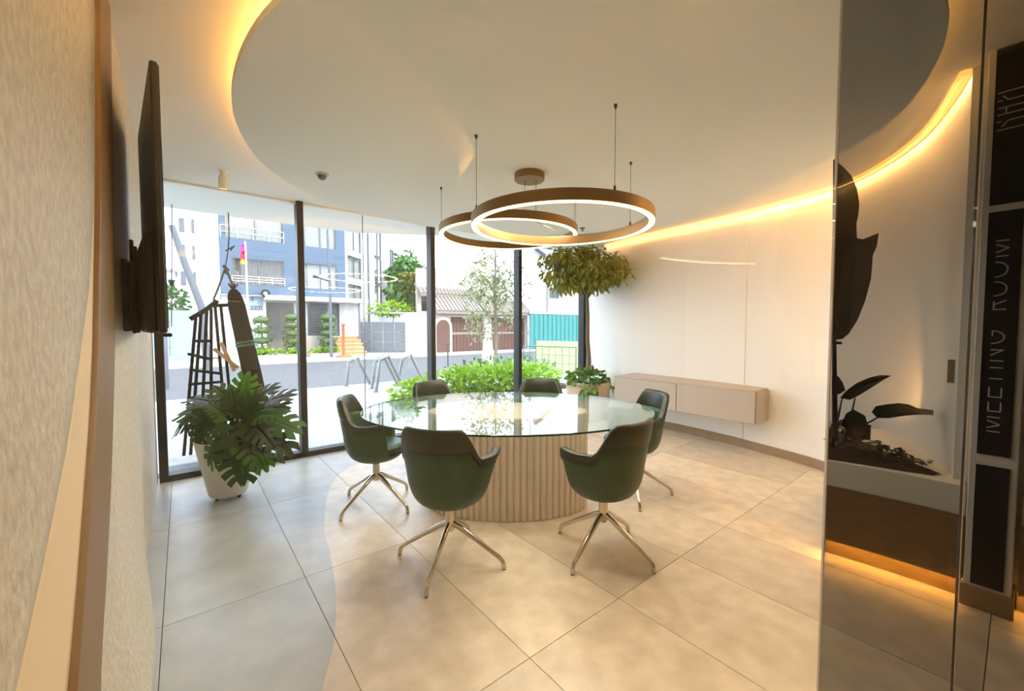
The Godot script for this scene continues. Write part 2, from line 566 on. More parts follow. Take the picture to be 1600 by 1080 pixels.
func build_ceiling():
	var c := shell("ceiling")
	obj("slab", G.new().span(Vector3(-3.9, TOP, -4.86), Vector3(6.4, TOP + 0.25, 3.6)), M.ceiling, c)
	var edge := curve2(DISC_EDGE, true, 6)
	obj("dropped_disc", G.new().prism(edge, DISC, DISC + 0.035, 0), M.ceiling, c)
	var centre := Vector2(2.25, -2.3)
	var core := PackedVector2Array()
	for p in edge: core.append(centre + (p - centre) * 0.90)
	obj("disc_core", G.new().prism(core, DISC + 0.036, TOP, 0), M.ceiling, c)
	# warm light strip that lies in the gap on top of the disc
	var g := G.new()
	var rows := []
	for k in [[0.925, 0.037], [0.925, 0.055], [0.94, 0.055], [0.94, 0.037]]:
		var row := PackedVector3Array()
		for p in edge:
			var q: Vector2 = centre + (p - centre) * k[0]
			row.append(Vector3(q.x, DISC + k[1], q.y))
		rows.append(row)
	for i in 3: g.surf([rows[i], rows[i + 1]], true, i + 1)
	obj("light_strip", g, M.cove_glow, c)
	for i in edge.size():
		if i % 3 != 0: continue
		var q := centre + (edge[i] - centre) * 0.96
		var r := centre + (edge[(i + 3) % edge.size()] - centre) * 0.96
		bar(c, Vector3(q.x, DISC + 0.058, q.y), Vector3(r.x, DISC + 0.058, r.y), Vector3.UP, 0.02, COVE, 0.024)
	# lower ceiling over the lobby, its curved edge lit in the same way
	var le := curve2(LOBBY_DISC, false, 4)
	var lp := PackedVector2Array(le)
	lp.append_array([Vector2(-3.55, -0.3), Vector2(-3.55, 3.3), Vector2(1.2, 2.7), Vector2(2.0, 1.5), Vector2(2.05, 0.6), Vector2(1.75, -0.38)])
	obj("lobby_disc", G.new().prism(lp, DISC, DISC + 0.035, 0), M.ceiling, c)
	var lc := PackedVector2Array(offset_curve(le, -0.22))
	lc.append_array([Vector2(-3.5, 0.2), Vector2(-3.5, 3.2), Vector2(1.1, 2.6), Vector2(1.9, 1.4), Vector2(1.95, 0.6), Vector2(1.6, -0.3)])
	obj("lobby_disc_core", G.new().prism(lc, DISC + 0.036, TOP, 0), M.ceiling, c)
	obj("light_strip", ribbon(G.new(), le, -0.12, -0.15, DISC + 0.037, DISC + 0.055), M.cove_glow, c)
	var lb := offset_curve(le, -0.08)
	for i in range(0, lb.size() - 3, 3):
		bar(c, Vector3(lb[i].x, DISC + 0.058, lb[i].y), Vector3(lb[i + 3].x, DISC + 0.058, lb[i + 3].y), Vector3.UP, 0.02, COVE, 0.2)

func build_left_wall():
	var w := shell("wall_left")
	obj("backing", G.new().span(Vector3(WALL_X - 0.25, 0, -4.9), Vector3(WALL_X - 0.03, TOP, -0.3)), M.plaster, w)
	var zc := [[2.72, -2.10], [1.80, -1.85], [1.69, -1.79], [1.49, -1.68], [1.33, -1.52], [1.124, -1.32], [0.995, -1.13], [0.90, -1.0], [0.85, -0.90], [0.6, -0.55], [0.0, -0.32]]
	var zl := [[2.72, -2.10], [2.14, -1.95], [1.81, -1.86], [1.33, -1.69], [1.135, -1.59], [0.97, -1.47], [0.78, -1.33], [0.63, -1.20], [0.0, -0.75]]
	var zr := [[2.72, -2.39], [2.3, -2.31], [1.9, -2.22], [1.31, -2.07], [0.98, -1.89], [0.74, -1.73], [0.58, -1.59], [0.45, -1.46], [0.0, -1.10]]
	var zs := [[2.72, -3.2], [0.0, -3.2]]
	var near := [[2.72, -0.3], [0.0, -0.3]]
	# the lower part of the near panels sweeps out towards the room
	var flare := func(y: float, z: float) -> float:
		var k := clampf((0.55 - y) / 0.55, 0.0, 1.0)
		return 0.075 * k * k * clampf((z + 3.2) / 0.8, 0.0, 1.0)
	for s in [["stucco_panel", near, zc, 0.0, M.stucco], ["cream_band", zc, zl, 0.0, M.cream], ["bronze_band", zl, zr, 0.012, M.bronze_trim], ["plaster_panel", zr, zs, 0.0, M.stucco]]:
		var g := G.new()
		var rows := []
		for i in 35:
			var y := TOP * i / 34.0
			var z0 := lookup(s[1], y)
			var z1 := lookup(s[2], y)
			var row := PackedVector3Array()
			row.append(Vector3(WALL_X - 0.04, y, z0))
			for k in 13:
				var z := lerpf(z0, z1, k / 12.0)
				row.append(Vector3(WALL_X + s[3] + flare.call(y, z), y, z))
			row.append(Vector3(WALL_X - 0.04, y, z1))
			rows.append(row)
		g.surf(rows)
		obj(s[0], g, s[4], w)
	obj("plaster_panel", G.new().span(Vector3(WALL_X - 0.04, 0, -4.83), Vector3(WALL_X - 0.004, TOP, -3.212)), M.stucco, w)

func build_right_wall():
	var w := shell("wall_right")
	var c := curve2(RIGHT_WALL, false, 5)
	obj("curved_wall", ribbon(G.new(), c, 0.0, -0.12, 0, TOP), M.wall, w)
	var d := curve2(LOBBY_WALL, false, 4)
	obj("lobby_wall", ribbon(G.new(), d, 0.0, -0.12, 0, TOP), M.wall, w)
	# flat panel with a raised edge on the middle of the wall
	var mid := PackedVector2Array()
	for p in c:
		if p.y > -3.6 and p.y < -1.92: mid.append(p)
	obj("raised_panel", ribbon(G.new(), mid, 0.009, 0.0, 0.1, TOP - 0.11), M.wall, w)
	# light profile under the ceiling along the wall
	var lit := PackedVector2Array()
	for p in c:
		if p.y > -4.2: lit.append(p)
	obj("light_profile", ribbon(G.new(), lit, 0.045, 0.005, TOP - 0.03, TOP - 0.004), M.profile_glow, w)
	var lo := offset_curve(lit, 0.03)
	for i in range(0, lo.size() - 3, 3):
		bar(w, Vector3(lo[i].x, TOP - 0.032, lo[i].y), Vector3(lo[i + 3].x, TOP - 0.032, lo[i + 3].y), Vector3.DOWN, 0.03, COVE, 0.035 if lo[i].y < -1.1 else 0.12)
	var run2 := PackedVector2Array()
	for q in d:
		if q.x < 2.24: run2.append(q)
	obj("light_profile", ribbon(G.new(), run2, 0.045, 0.005, TOP - 0.03, TOP - 0.004), M.profile_glow, w)
	lo = offset_curve(run2, 0.03)
	for i in range(0, lo.size() - 3, 3):
		bar(w, Vector3(lo[i].x, TOP - 0.032, lo[i].y), Vector3(lo[i + 3].x, TOP - 0.032, lo[i + 3].y), Vector3.DOWN, 0.03, COVE, 0.07)
	var b := shell("baseboard_right")
	var run := PackedVector2Array()
	for p in c:
		if p.y > -4.3: run.append(p)
	obj("board", ribbon(G.new(), run, 0.016, -0.002, 0.0, 0.095), M.wood, b)
	# pilaster that carries the sign
	var t := shell("trim_1")
	obj("pilaster", G.new().cbox(Vector3(3.115, TOP * 0.5, -0.065), Vector3(0.22, TOP, 0.155), 0.004), M.wall, t)
	obj("pilaster_base", G.new().cbox(Vector3(3.105, 0.052, -0.065), Vector3(0.23, 0.104, 0.175), 0.003), M.wood, t)

func build_other_walls():
	var b := shell("wall_back")
	obj("wall_surface", G.new().span(Vector3(-3.8, 0, 3.35), Vector3(0.5, TOP, 3.55)), M.lobby_wood, b)
	var c := shell("wall_lobby")
	obj("wall_surface", G.new().span(Vector3(-3.8, 0, -1.6), Vector3(-3.6, TOP, 3.35)), M.lobby_wood, c)
	obj("wall_surface", G.new().span(Vector3(-3.6, 0, -1.6), Vector3(WALL_X - 0.25, TOP, -1.4)), M.lobby_wood, c)

func build_windows():
	var xs := [-0.195, 0.98, 2.505, 3.955, 5.42]
	for i in 4:
		var w := shell("window_%d" % (i + 1))
		var x0: float = xs[i]
		var x1: float = xs[i + 1]
		obj("mullion", G.new().cbox(Vector3(x0 + (0.03 if i == 0 else 0.0), 1.34, WIN_Z + 0.0), Vector3(0.062, 2.679, 0.13), 0.004), M.black_frame, w)
		if i == 3: obj("mullion", G.new().cbox(Vector3(x1, 1.34, WIN_Z), Vector3(0.10, 2.679, 0.13), 0.004), M.black_frame, w)
		obj("sill", G.new().cbox(Vector3((x0 + x1) * 0.5, 0.028, WIN_Z), Vector3(x1 - x0 - 0.06, 0.056, 0.13), 0.004), M.black_frame, w)
		obj("head", G.new().span(Vector3(x0 + 0.03, 2.662, WIN_Z - 0.05), Vector3(x1 - 0.03, TOP, WIN_Z + 0.02)), M.ceiling, w)
		if i == 1:
			obj("pane", G.new().span(Vector3(x0 + 0.03, 0.05, WIN_Z - 0.006), Vector3(1.637, 2.664, WIN_Z + 0.006)), M.clear, w)
			obj("pane", G.new().span(Vector3(1.645, 0.05, WIN_Z - 0.006), Vector3(x1 - 0.03, 2.664, WIN_Z + 0.006)), M.clear, w)
			obj("silicone_joint", G.new().box(Vector3(1.641, 1.358, WIN_Z), Vector3(0.008, 2.60, 0.013)), M.steel, w)
		else:
			obj("pane", G.new().span(Vector3(x0 + 0.03, 0.05, WIN_Z - 0.006), Vector3(x1 - 0.03, 2.664, WIN_Z + 0.006)), M.clear, w)

# frameless partition between lobby and meeting room
func build_partition():
	var a := Vector3(-0.20, 0, -1.985)
	var dir := Vector3(0.7795, 0, 0.6264)
	var marks := [[0.0, 2.502, "window_5", M.partition], [2.508, 2.986, "window_6", M.smoke], [2.992, 3.72, "window_7", M.smoke]]
	for m in marks:
		var w := shell(m[2])
		var c: Vector3 = a + dir * (m[0] + m[1]) * 0.5
		var b := Basis(Vector3.UP, -atan2(dir.z, dir.x))
		obj("pane", G.new().box(Vector3(c.x, TOP * 0.5, c.z), Vector3(m[1] - m[0], TOP - 0.002, 0.010), b), m[3], w)
	for e in [2.505, 2.989]:
		var q: Vector3 = a + dir * e
		var j := shell("trim_2")
		obj("glass_edge", G.new().box(Vector3(q.x, TOP * 0.5, q.z), Vector3(0.004, TOP - 0.004, 0.010), Basis(Vector3.UP, -atan2(dir.z, dir.x))), M.stone_trim if e < 3.0 else M.bronze_trim, j)

# ---------------------------------------------------------------- furniture
func build_table():
	var c := Vector3(1.95, 0, -2.48)
	var t := thing("oval_table", "large oval glass-topped meeting table on a ribbed beige drum base", "table", c, -0.677)
	# local x runs across the picture, local z towards the camera
	var rim := PackedVector2Array()
	for k in 96:
		var a := TAU * k / 96
		rim.append(Vector2(cos(a) * 1.11, sin(a) * 0.80))
	var inner := PackedVector2Array()
	for p in rim: inner.append(p * 0.9965)
	obj("table_top", G.new().prism(inner, 0.738, 0.75, 0), M.table_glass, t)
	var g := G.new()
	var rows := []
	for q in [[1.0, 0.739], [1.0, 0.749], [0.9968, 0.7502], [0.9968, 0.7378], [1.0, 0.739]]:
		var row := PackedVector3Array()
		for p in rim: row.append(Vector3(p.x * q[0], q[1], p.y * q[0]))
		rows.append(row)
	for i in 4: g.surf([rows[i], rows[i + 1]], true, i + 1)
	obj("glass_edge", g, M.glass_edge, t)
	var sx := 0.60
	var sz := 0.31
	var core := PackedVector2Array()
	for k in 64:
		var a := TAU * k / 64
		core.append(Vector2(cos(a) * sx, sin(a) * sz))
	var base := obj("drum", G.new().prism(core, 0.0, 0.737, 0), M.drum, t)
	# ribs round the drum, evenly spaced along the oval
	var pts := []
	var length := 0.0
	for k in 721:
		var a := TAU * k / 720
		var p := Vector2(cos(a) * sx, sin(a) * sz)
		if k > 0: length += p.distance_to(pts[-1][0])
		pts.append([p, length, a])
	var n := 62
	var rib := G.new()
	var rr := []
	for y in [0.004, 0.03, 0.37, 0.71, 0.734]:
		var row := PackedVector3Array()
		var s := 0.82 if y < 0.01 or y > 0.72 else 1.0
		for k in 7:
			var a := PI * k / 6.0
			row.append(Vector3(cos(a) * 0.0215 * s, y, sin(a) * 0.024 * s - 0.004))
		rr.append(row)
	rib.surf(rr)
	rib.flat()
	for k in 5:
		rib.tri(rr[0][0], rr[0][k + 2], rr[0][k + 1])
		rib.tri(rr[4][0], rr[4][k + 1], rr[4][k + 2])
	var rib_mesh := rib.commit()
	var at_k := 0
	for i in n:
		var want := length * i / n
		while pts[at_k][1] < want: at_k += 1
		var p: Vector2 = pts[at_k][0]
		var nrm := Vector2(p.x / (sx * sx), p.y / (sz * sz)).normalized()
		var o := obj("rib", rib_mesh, M.drum, base)
		o.position = Vector3(p.x, 0, p.y)
		o.rotation.y = atan2(nrm.x, nrm.y)

# swivel tub chair; local -z is the direction the sitter faces
func make_chair() -> Node3D:
	var t := thing("swivel_chair", "x", "chair", Vector3.ZERO, 0.0, "green swivel chairs around the glass table")
	var rim_y := func(a: float) -> float:      # a: angle from the back, 0 .. PI
		var k := smoothstep(0.58, 1.12, absf(a))
		var y := lerpf(0.848, 0.668, k) + 0.012 * smoothstep(1.4, 1.9, absf(a))
		return lerpf(y, 0.452, smoothstep(1.93, 2.22, absf(a)))
	var rad := func(a: float, y: float) -> Vector2:
		# half width and depth of the tub at a height
		var k := clampf((y - 0.350) / 0.40, 0.0, 1.3)
		var kk := minf(k, 1.0)
		var r := 0.246 * pow(1.0 - pow(1.0 - kk, 3.8), 0.2632) + 0.055 * maxf(k - 0.55, 0.0)
		var arm := smoothstep(1.0, 1.9, absf(a)) * smoothstep(0.3, 0.8, k)
		var front := smoothstep(1.6, 3.0, absf(a))
		return Vector2((r + 0.008 * k) * (1.0 + 0.10 * arm), r * (0.97 + 0.08 * arm + 0.06 * front))
	var point := func(a: float, y: float, inset: float) -> Vector3:
		var q: Vector2 = rad.call(a, y)
		return Vector3(sin(a) * (q.x - inset), y, cos(a) * (q.y - inset))
	var na := 40
	var amax := 2.02
	var seam := func(a: float) -> float: return minf(0.716, rim_y.call(a) - 0.036)
	# tub: outside from the pan up to the seam, and the lining inside
	var rows := []
	for i in 14:
		var f := i / 13.0
		var row := PackedVector3Array()
		for k in 64:
			var a := lerpf(-PI, PI, k / 64.0)
			row.append(point.call(a, lerpf(0.3502, seam.call(a), pow(f, 2.0)), 0.0))
		rows.append(row)
	for i in 7:
		var f := i / 6.0
		var row := PackedVector3Array()
		for k in 64:
			var a := lerpf(-PI, PI, k / 64.0)
			row.append(point.call(a, lerpf(seam.call(a) - 0.002, minf(0.42, seam.call(a) - 0.004), f), 0.034))
		rows.append(row)
	var g := G.new()
	g.surf(rows, true)
	obj("shell", g, M.chair_green, t)
	# padded upper band of the back and arms
	rows = []
	var prof := [[0.0, -0.001], [0.25, -0.005], [0.6, -0.006], [0.85, -0.004], [0.97, 0.004], [1.0, 0.016], [0.97, 0.030], [0.85, 0.040], [0.5, 0.043], [0.0, 0.040]]
	for q in prof:
		var row := PackedVector3Array()
		for k in na + 1:
			var a := lerpf(-amax, amax, k / float(na))
			var s: float = seam.call(a)
			row.append(point.call(a, lerpf(s, rim_y.call(a), q[0]), q[1]))
		rows.append(row)
	g = G.new()
	g.surf(rows)
	for k in [0, na]:      # close the arm ends
		g.flat()
		for i in 8:
			g.tri(rows[0][k], rows[i][k], rows[i + 1][k])
	obj("back_pad", g, M.chair_olive, t)
	# piping along the seam
	var pts := []
	for k in na + 1:
		var a := lerpf(-amax, amax, k / float(na))
		pts.append(point.call(a, seam.call(a), -0.001))
	obj("piping", G.new().tube(pts, [0.0035], 6), M.chair_olive, t)
	# seat cushion
	var cush := []
	for q in [Vector2(0.175, 0.43), Vector2(0.186, 0.442), Vector2(0.190, 0.462), Vector2(0.185, 0.480), Vector2(0.155, 0.490), Vector2(0.08, 0.494), Vector2(0.001, 0.493)]:
		var row := PackedVector3Array()
		for k in 40:
			var a := TAU * k / 40
			var px := pow(absf(sin(a)), 0.8) * signf(sin(a))
			row.append(Vector3(px * q.x * 1.04, q.y, cos(a) * q.x * (0.95 if cos(a) > 0 else 1.2)))
		cush.append(row)
	obj("seat_cushion", G.new().surf(cush, true), M.chair_green, t)
	# column and four-star foot
	obj("column", G.new().lathe([Vector2(0.0, 0.352), Vector2(0.021, 0.352), Vector2(0.021, 0.325), Vector2(0.027, 0.322), Vector2(0.027, 0.21), Vector2(0.024, 0.19), Vector2(0.0, 0.188)], 20, Vector3.ZERO, 1, 1, true), M.chrome, t)
	obj("mounting_plate", G.new().lathe([Vector2(0.0, 0.349), Vector2(0.06, 0.349), Vector2(0.062, 0.356), Vector2(0.0, 0.36)], 20), M.black_frame, t)
	var lg := G.new()
	lg.tube([Vector3(0, 0.235, 0.012), Vector3(0, 0.215, 0.06), Vector3(0, 0.135, 0.19), Vector3(0, 0.063, 0.300), Vector3(0, 0.045, 0.318), Vector3(0, 0.020, 0.325), Vector3(0, 0.006, 0.326)], [0.019, 0.0175, 0.0145, 0.012, 0.0125, 0.0125, 0.0125], 10)
	var lm := lg.commit()
	var glide = G.new().lathe([Vector2(0.0, 0.0), Vector2(0.010, 0.0), Vector2(0.010, 0.007), Vector2(0.0, 0.007)], 10, Vector3(0, 0, 0.326), 1, 1, true).commit()
	for i in 4:
		var o := obj("leg", lm, M.chrome, t)
		o.rotation.y = TAU * i / 4.0
		obj("glide", glide, M.black_frame, o)
	return t

func build_chairs():
	# plan position, direction faced (plan), turn of the star foot, label
	var table := Vector2(1.95, -2.48)
	var spots := [
		[Vector2(1.19, -2.06), Vector2(0.80, -0.60), 0.66, "green tub chair in front of the table, left of the two seen from behind"],
		[Vector2(1.98, -1.57), Vector2(0.02, -1.0), 0.14, "green tub chair in front of the table, right of the two seen from behind"],
		[Vector2(1.145, -3.11), Vector2(0.85, 0.50), 0.37, "green tub chair in side view at the table end beside the windows"],
		[Vector2(2.86, -1.98), Vector2(-0.84, -0.42), 0.80, "green tub chair at the table end nearest the wall cabinet"],
		[Vector2(1.90, -3.42), Vector2(0.10, 0.98), 0.3, "green tub chair behind the table, in front of the left part of the hedge"],
		[Vector2(2.72, -2.93), Vector2(-0.66, 0.75), 0.5, "green tub chair behind the table, closest to the potted ficus tree"],
	]
	var first := make_chair()
	for i in spots.size():
		var s: Array = spots[i]
		var f: Vector2 = s[1]
		var turn := atan2(-f.x, -f.y)
		var o: Node3D = first
		if i == 0:
			o.position = Vector3(s[0].x, 0, s[0].y)
			o.rotation.y = turn
			o.set_meta("label", s[3])
		else:
			o = copy_of(first, Vector3(s[0].x, 0, s[0].y), turn, s[3])
		var k := 0
		for ch in o.get_children():
			if String(ch.name).begins_with("leg"):
				ch.rotation.y = s[2] + TAU * k / 4.0 - turn
				k += 1

func ring_profile(g: G, prof: Array, r: float, seg: int):
	var rows := []
	for q in prof:
		var row := PackedVector3Array()
		for k in seg:
			var a := TAU * k / seg
			row.append(Vector3(cos(a) * (r + q.x), q.y, sin(a) * (r + q.x)))
		rows.append(row)
	for i in rows.size() - 1: g.surf([rows[i], rows[i + 1]], true, i + 1)
	return g

func build_pendants():
	var spec := [
		["gold ring pendant light hanging lower and in front of the other ring", Vector3(1.965, 2.03, -1.93), 0.57, [Vector2(1.819, -1.413), Vector2(2.506, -1.784), Vector2(1.446, -2.125)]],
		["gold ring pendant light hanging higher, partly hidden behind the front ring", Vector3(2.25, 2.17, -2.85), 0.58, [Vector2(1.74, -3.083), Vector2(2.35, -2.738), Vector2(2.74, -2.49)]],
	]
	for s in spec:
		var t := thing("ring_pendant", s[0], "pendant light", s[1], 0.0, "ring pendants over the table")
		var r: float = s[2]
		obj("ring_body", ring_profile(G.new(), [Vector2(0.018, 0.006), Vector2(0.020, 0.010), Vector2(0.020, 0.066), Vector2(0.018, 0.07), Vector2(-0.018, 0.07), Vector2(-0.020, 0.066), Vector2(-0.020, 0.010), Vector2(-0.018, 0.006)], r, 96), M.gold, t)
		obj("light_strip", ring_profile(G.new(), [Vector2(0.0178, 0.008), Vector2(0.0165, 0.001), Vector2(-0.0165, 0.001), Vector2(-0.0178, 0.008)], r, 96), M.ring_glow, t)
		for k in 16:
			var a := TAU * k / 16
			var b := TAU * (k + 1) / 16
			bar(t, Vector3(cos(a) * r, -0.001, sin(a) * r), Vector3(cos(b) * r, -0.001, sin(b) * r), Vector3.DOWN, 0.03, WARM, 0.165)
		for w in s[3]:
			var rel: Vector2 = w - Vector2(s[1].x, s[1].z)
			var on := rel.normalized() * r
			var h: float = DISC - s[1].y
			var wire := obj("wire", G.new().tube([Vector3(on.x, 0.07, on.y), Vector3(on.x, h, on.y)], [0.0016], 6), M.wire, t)
			obj("gripper", G.new().lathe([Vector2(0.0, 0.07), Vector2(0.007, 0.07), Vector2(0.007, 0.09), Vector2(0.004, 0.10), Vector2(0.0, 0.10)], 10, Vector3(on.x, 0, on.y), 1, 1, true), M.wire, wire)
			obj("ceiling_cup", G.new().lathe([Vector2(0.0, h - 0.022), Vector2(0.005, h - 0.022), Vector2(0.010, h - 0.006), Vector2(0.010, h), Vector2(0.0, h)], 10, Vector3(on.x, 0, on.y), 1, 1, true), M.wire, wire)
	var c := thing("ceiling_canopy", "round gold ceiling canopy above the ring pendants with two feed cables", "light fitting", Vector3(2.10, DISC, -2.40))
	obj("canopy_body", G.new().lathe([Vector2(0.0, 0.0), Vector2(0.113, 0.0), Vector2(0.115, -0.002), Vector2(0.115, -0.048)], 40, Vector3.ZERO, 1, 1, true), M.gold, c)
	obj("canopy_face", G.new().lathe([Vector2(0.115, -0.048), Vector2(0.112, -0.051), Vector2(0.0, -0.051)], 40, Vector3.ZERO, 1, 1, true), M.gold, c)
	obj("feed_cable", G.new().tube([Vector3(-0.03, -0.05, -0.02), Vector3(-0.03, -0.27, -0.02), Vector3(-0.25, -0.282, -0.28)], [0.0022], 6), M.wire, c)
	obj("feed_cable", G.new().tube([Vector3(0.04, -0.05, 0.03), Vector3(0.04, -0.36, 0.03), Vector3(0.13, -0.435, 0.15)], [0.0022], 6), M.wire, c)

func build_ceiling_fittings():
	var s := thing("ceiling_spotlight", "small white cylinder spotlight on the ceiling near the windows", "spotlight", Vector3(0.30, TOP, -4.22))
	obj("mount", G.new().lathe([Vector2(0, 0), Vector2(0.03, 0), Vector2(0.03, -0.012), Vector2(0.0, -0.012)], 16, Vector3.ZERO, 1, 1, true), M.plaster, s)
	var b := Basis(Vector3(1, 0, 0), 0.3)
	obj("body", G.new().tube([Vector3(0, -0.012, 0), b * Vector3(0, -0.05, 0), b * Vector3(0, -0.14, 0)], [0.012, 0.034, 0.034], 18), M.plaster, s)
	obj("lens", G.new().tube([b * Vector3(0, -0.1402, 0), b * Vector3(0, -0.142, 0)], [0.027, 0.026], 18), glow(Color(1, 0.86, 0.6), 3.0), s)
	spot(s, b * Vector3(0, -0.15, 0), b * Vector3(0, -1, 0), Color(1, 0.82, 0.56), 1.0, 40.0)
	var sd := thing("smoke_detector", "small white smoke detector on the left part of the ceiling disc", "smoke detector", Vector3(0.865, DISC, -3.40))
	obj("base", G.new().lathe([Vector2(0, 0), Vector2(0.05, 0), Vector2(0.05, -0.008), Vector2(0.044, -0.012), Vector2(0, -0.012)], 20, Vector3.ZERO, 1, 1, true), M.pot_white, sd)
	obj("chamber", G.new().lathe([Vector2(0.034, -0.012), Vector2(0.030, -0.03), Vector2(0.018, -0.042), Vector2(0, -0.044)], 20), M.steel, sd)
	var sp := thing("sprinkler_head", "small metal sprinkler head on the ceiling disc above the ficus tree", "sprinkler", Vector3(3.72, DISC, -3.30))
	obj("escutcheon", G.new().lathe([Vector2(0, 0), Vector2(0.035, 0), Vector2(0.03, -0.008), Vector2(0, -0.008)], 16, Vector3.ZERO, 1, 1, true), M.steel, sp)
	obj("nozzle", G.new().lathe([Vector2(0.010, -0.008), Vector2(0.008, -0.03), Vector2(0.022, -0.034), Vector2(0, -0.036)], 12, Vector3.ZERO, 1, 1, true), M.steel, sp)

func build_tv():
	# the set is swung out from the left wall on an arm and seen from behind its edge
	var t := thing("television", "black flat television swung out from the left wall, seen edge-on", "television", Vector3(-0.046, 1.355, -2.11), atan2(-0.098, -0.995) + PI)
	# local z runs along the screen away from the camera (negative), local x points into the room
	obj("cabinet", G.new().cbox(Vector3(-0.012, 0.52, -0.45), Vector3(0.026, 1.04, 0.90), 0.006), M.black_tv, t)
	obj("screen", G.new().box(Vector3(0.0025, 0.525, -0.45), Vector3(0.003, 1.01, 0.885)), M.screen, t)
	obj("rear_housing", G.new().cbox(Vector3(-0.040, 0.20, -0.36), Vector3(0.034, 0.40, 0.60), 0.010), M.black_tv, t)
	obj("sensor_bar", G.new().cbox(Vector3(0.0, -0.008, -0.03), Vector3(0.03, 0.014, 0.05), 0.003), M.black_tv, t)
	var b := thing("tv_bracket", "black articulated wall bracket between the television and the left wall", "bracket", Vector3(WALL_X, 1.50, -2.62))
	obj("wall_plate", G.new().cbox(Vector3(0.012, 0.02, 0.0), Vector3(0.022, 0.32, 0.26), 0.004), M.black_tv, b)
	obj("arm", G.new().cbox(Vector3(0.026, 0.02, 0.02), Vector3(0.05, 0.09, 0.04), 0.004, Basis(Vector3.UP, 0.5)), M.black_tv, b)
	obj("arm", G.new().cbox(Vector3(0.026, -0.08, 0.02), Vector3(0.05, 0.05, 0.04), 0.004, Basis(Vector3.UP, -0.4)), M.black_tv, b)
	for k in [-0.10, 0.10]:
		obj("rail", G.new().cbox(Vector3(0.036, 0.06, k), Vector3(0.014, 0.42, 0.03), 0.003), M.black_tv, b)
	obj("arm_cap", G.new().cbox(Vector3(0.03, 0.165, 0.10), Vector3(0.04, 0.012, 0.07), 0.003, Basis(Vector3(0, 0, 1), -0.25)), M.black_tv, b)

func build_cabinet():
	var t := thing("wall_cabinet", "long wall-hung beige cabinet with two doors on the curved wall", "cabinet", Vector3(4.6, 0.37, -1.705))
	# runs along -z; the front faces -x
	obj("carcass", G.new().span(Vector3(0.02, 0.0, -1.775), Vector3(0.50, 0.33, 0.0)), M.cabinet, t)
	obj("top", G.new().cbox(Vector3(0.245, 0.34, -0.8875), Vector3(0.49, 0.02, 1.775), 0.002), M.cabinet, t)
	for d in [[-1.775, -0.872], [-0.868, -0.0]]:
		obj("door", G.new().cbox(Vector3(0.010, 0.165, (d[0] + d[1]) * 0.5), Vector3(0.018, 0.328, d[1] - d[0] - 0.003), 0.002), M.cabinet, t)
	obj("end_panel", G.new().cbox(Vector3(0.23, 0.165, 0.009), Vector3(0.42, 0.33, 0.016), 0.002), M.cabinet, t)

# ---------------------------------------------------------------- plants
func monstera_mesh(seed_: int) -> ArrayMesh:
	# heart-shaped leaf cut into fingers; base at the origin, tip at (0, 0, -1), face up
	rng.seed = seed_
	var g := G.new()
	g.smooth()
	var droop := func(p: Vector2) -> Vector3:
		var r := absf(p.x)
		return Vector3(p.x, 0.16 * p.y - 0.42 * p.y * p.y - 0.30 * r * r + 0.10 * r, -p.y)
	var half := func(y: float) -> float:   # half width of the heart
		if y < 0.0: return 0.50 * sqrt(maxf(0.0, 1.0 - pow((y) / -0.24, 2.0)))
		return 0.54 * pow(maxf(0.0, 1.0 - y), 0.62) * (1.0 + 0.25 * y)
	for side in [-1.0, 1.0]:
		# web along the midrib
		var rows := []
		for i in 9:
			var y := i / 8.0
			var w: float = 0.42 * half.call(y * 0.98)
			rows.append(PackedVector3Array([droop.call(Vector2(0, y)), droop.call(Vector2(side * w * 0.5, y + 0.02)), droop.call(Vector2(side * w, y + 0.05))]))
		g.surf(rows)
		# fingers
		var n := 6
		for f in n:
			var y0 := -0.20 + 1.10 * f / n
			var y1 := y0 + 1.10 / n * (0.66 + 0.16 * rng.randf())
			if f == 0: y1 = y0 + 0.22
			var fr := []
			for k in 5:
				var s := k / 4.0
				var row := PackedVector3Array()
				for e in 3:
					var y := lerpf(y0, y1, e / 2.0)
					var w: float = half.call(clampf(y, -0.23, 0.98))
					var reach := lerpf(0.16, 1.0, s)
					var pinch := (e / 2.0 - 0.5) * -0.28 * s * s * s * (y1 - y0)
					row.append(droop.call(Vector2(side * w * reach, y + pinch + 0.16 * s * s * (0.3 + maxf(y, 0.0)))))
				fr.append(row)
			g.surf(fr)
	return g.commit()

func leaf_basis(dir: Vector3, normal: Vector3, s: float) -> Basis:
	var z := -dir.normalized()
	var x := normal.cross(z)
	if x.length() < 0.05: x = Vector3.RIGHT
	x = x.normalized()
	var y := z.cross(x).normalized()
	return Basis(x * s, y * s, z * s)

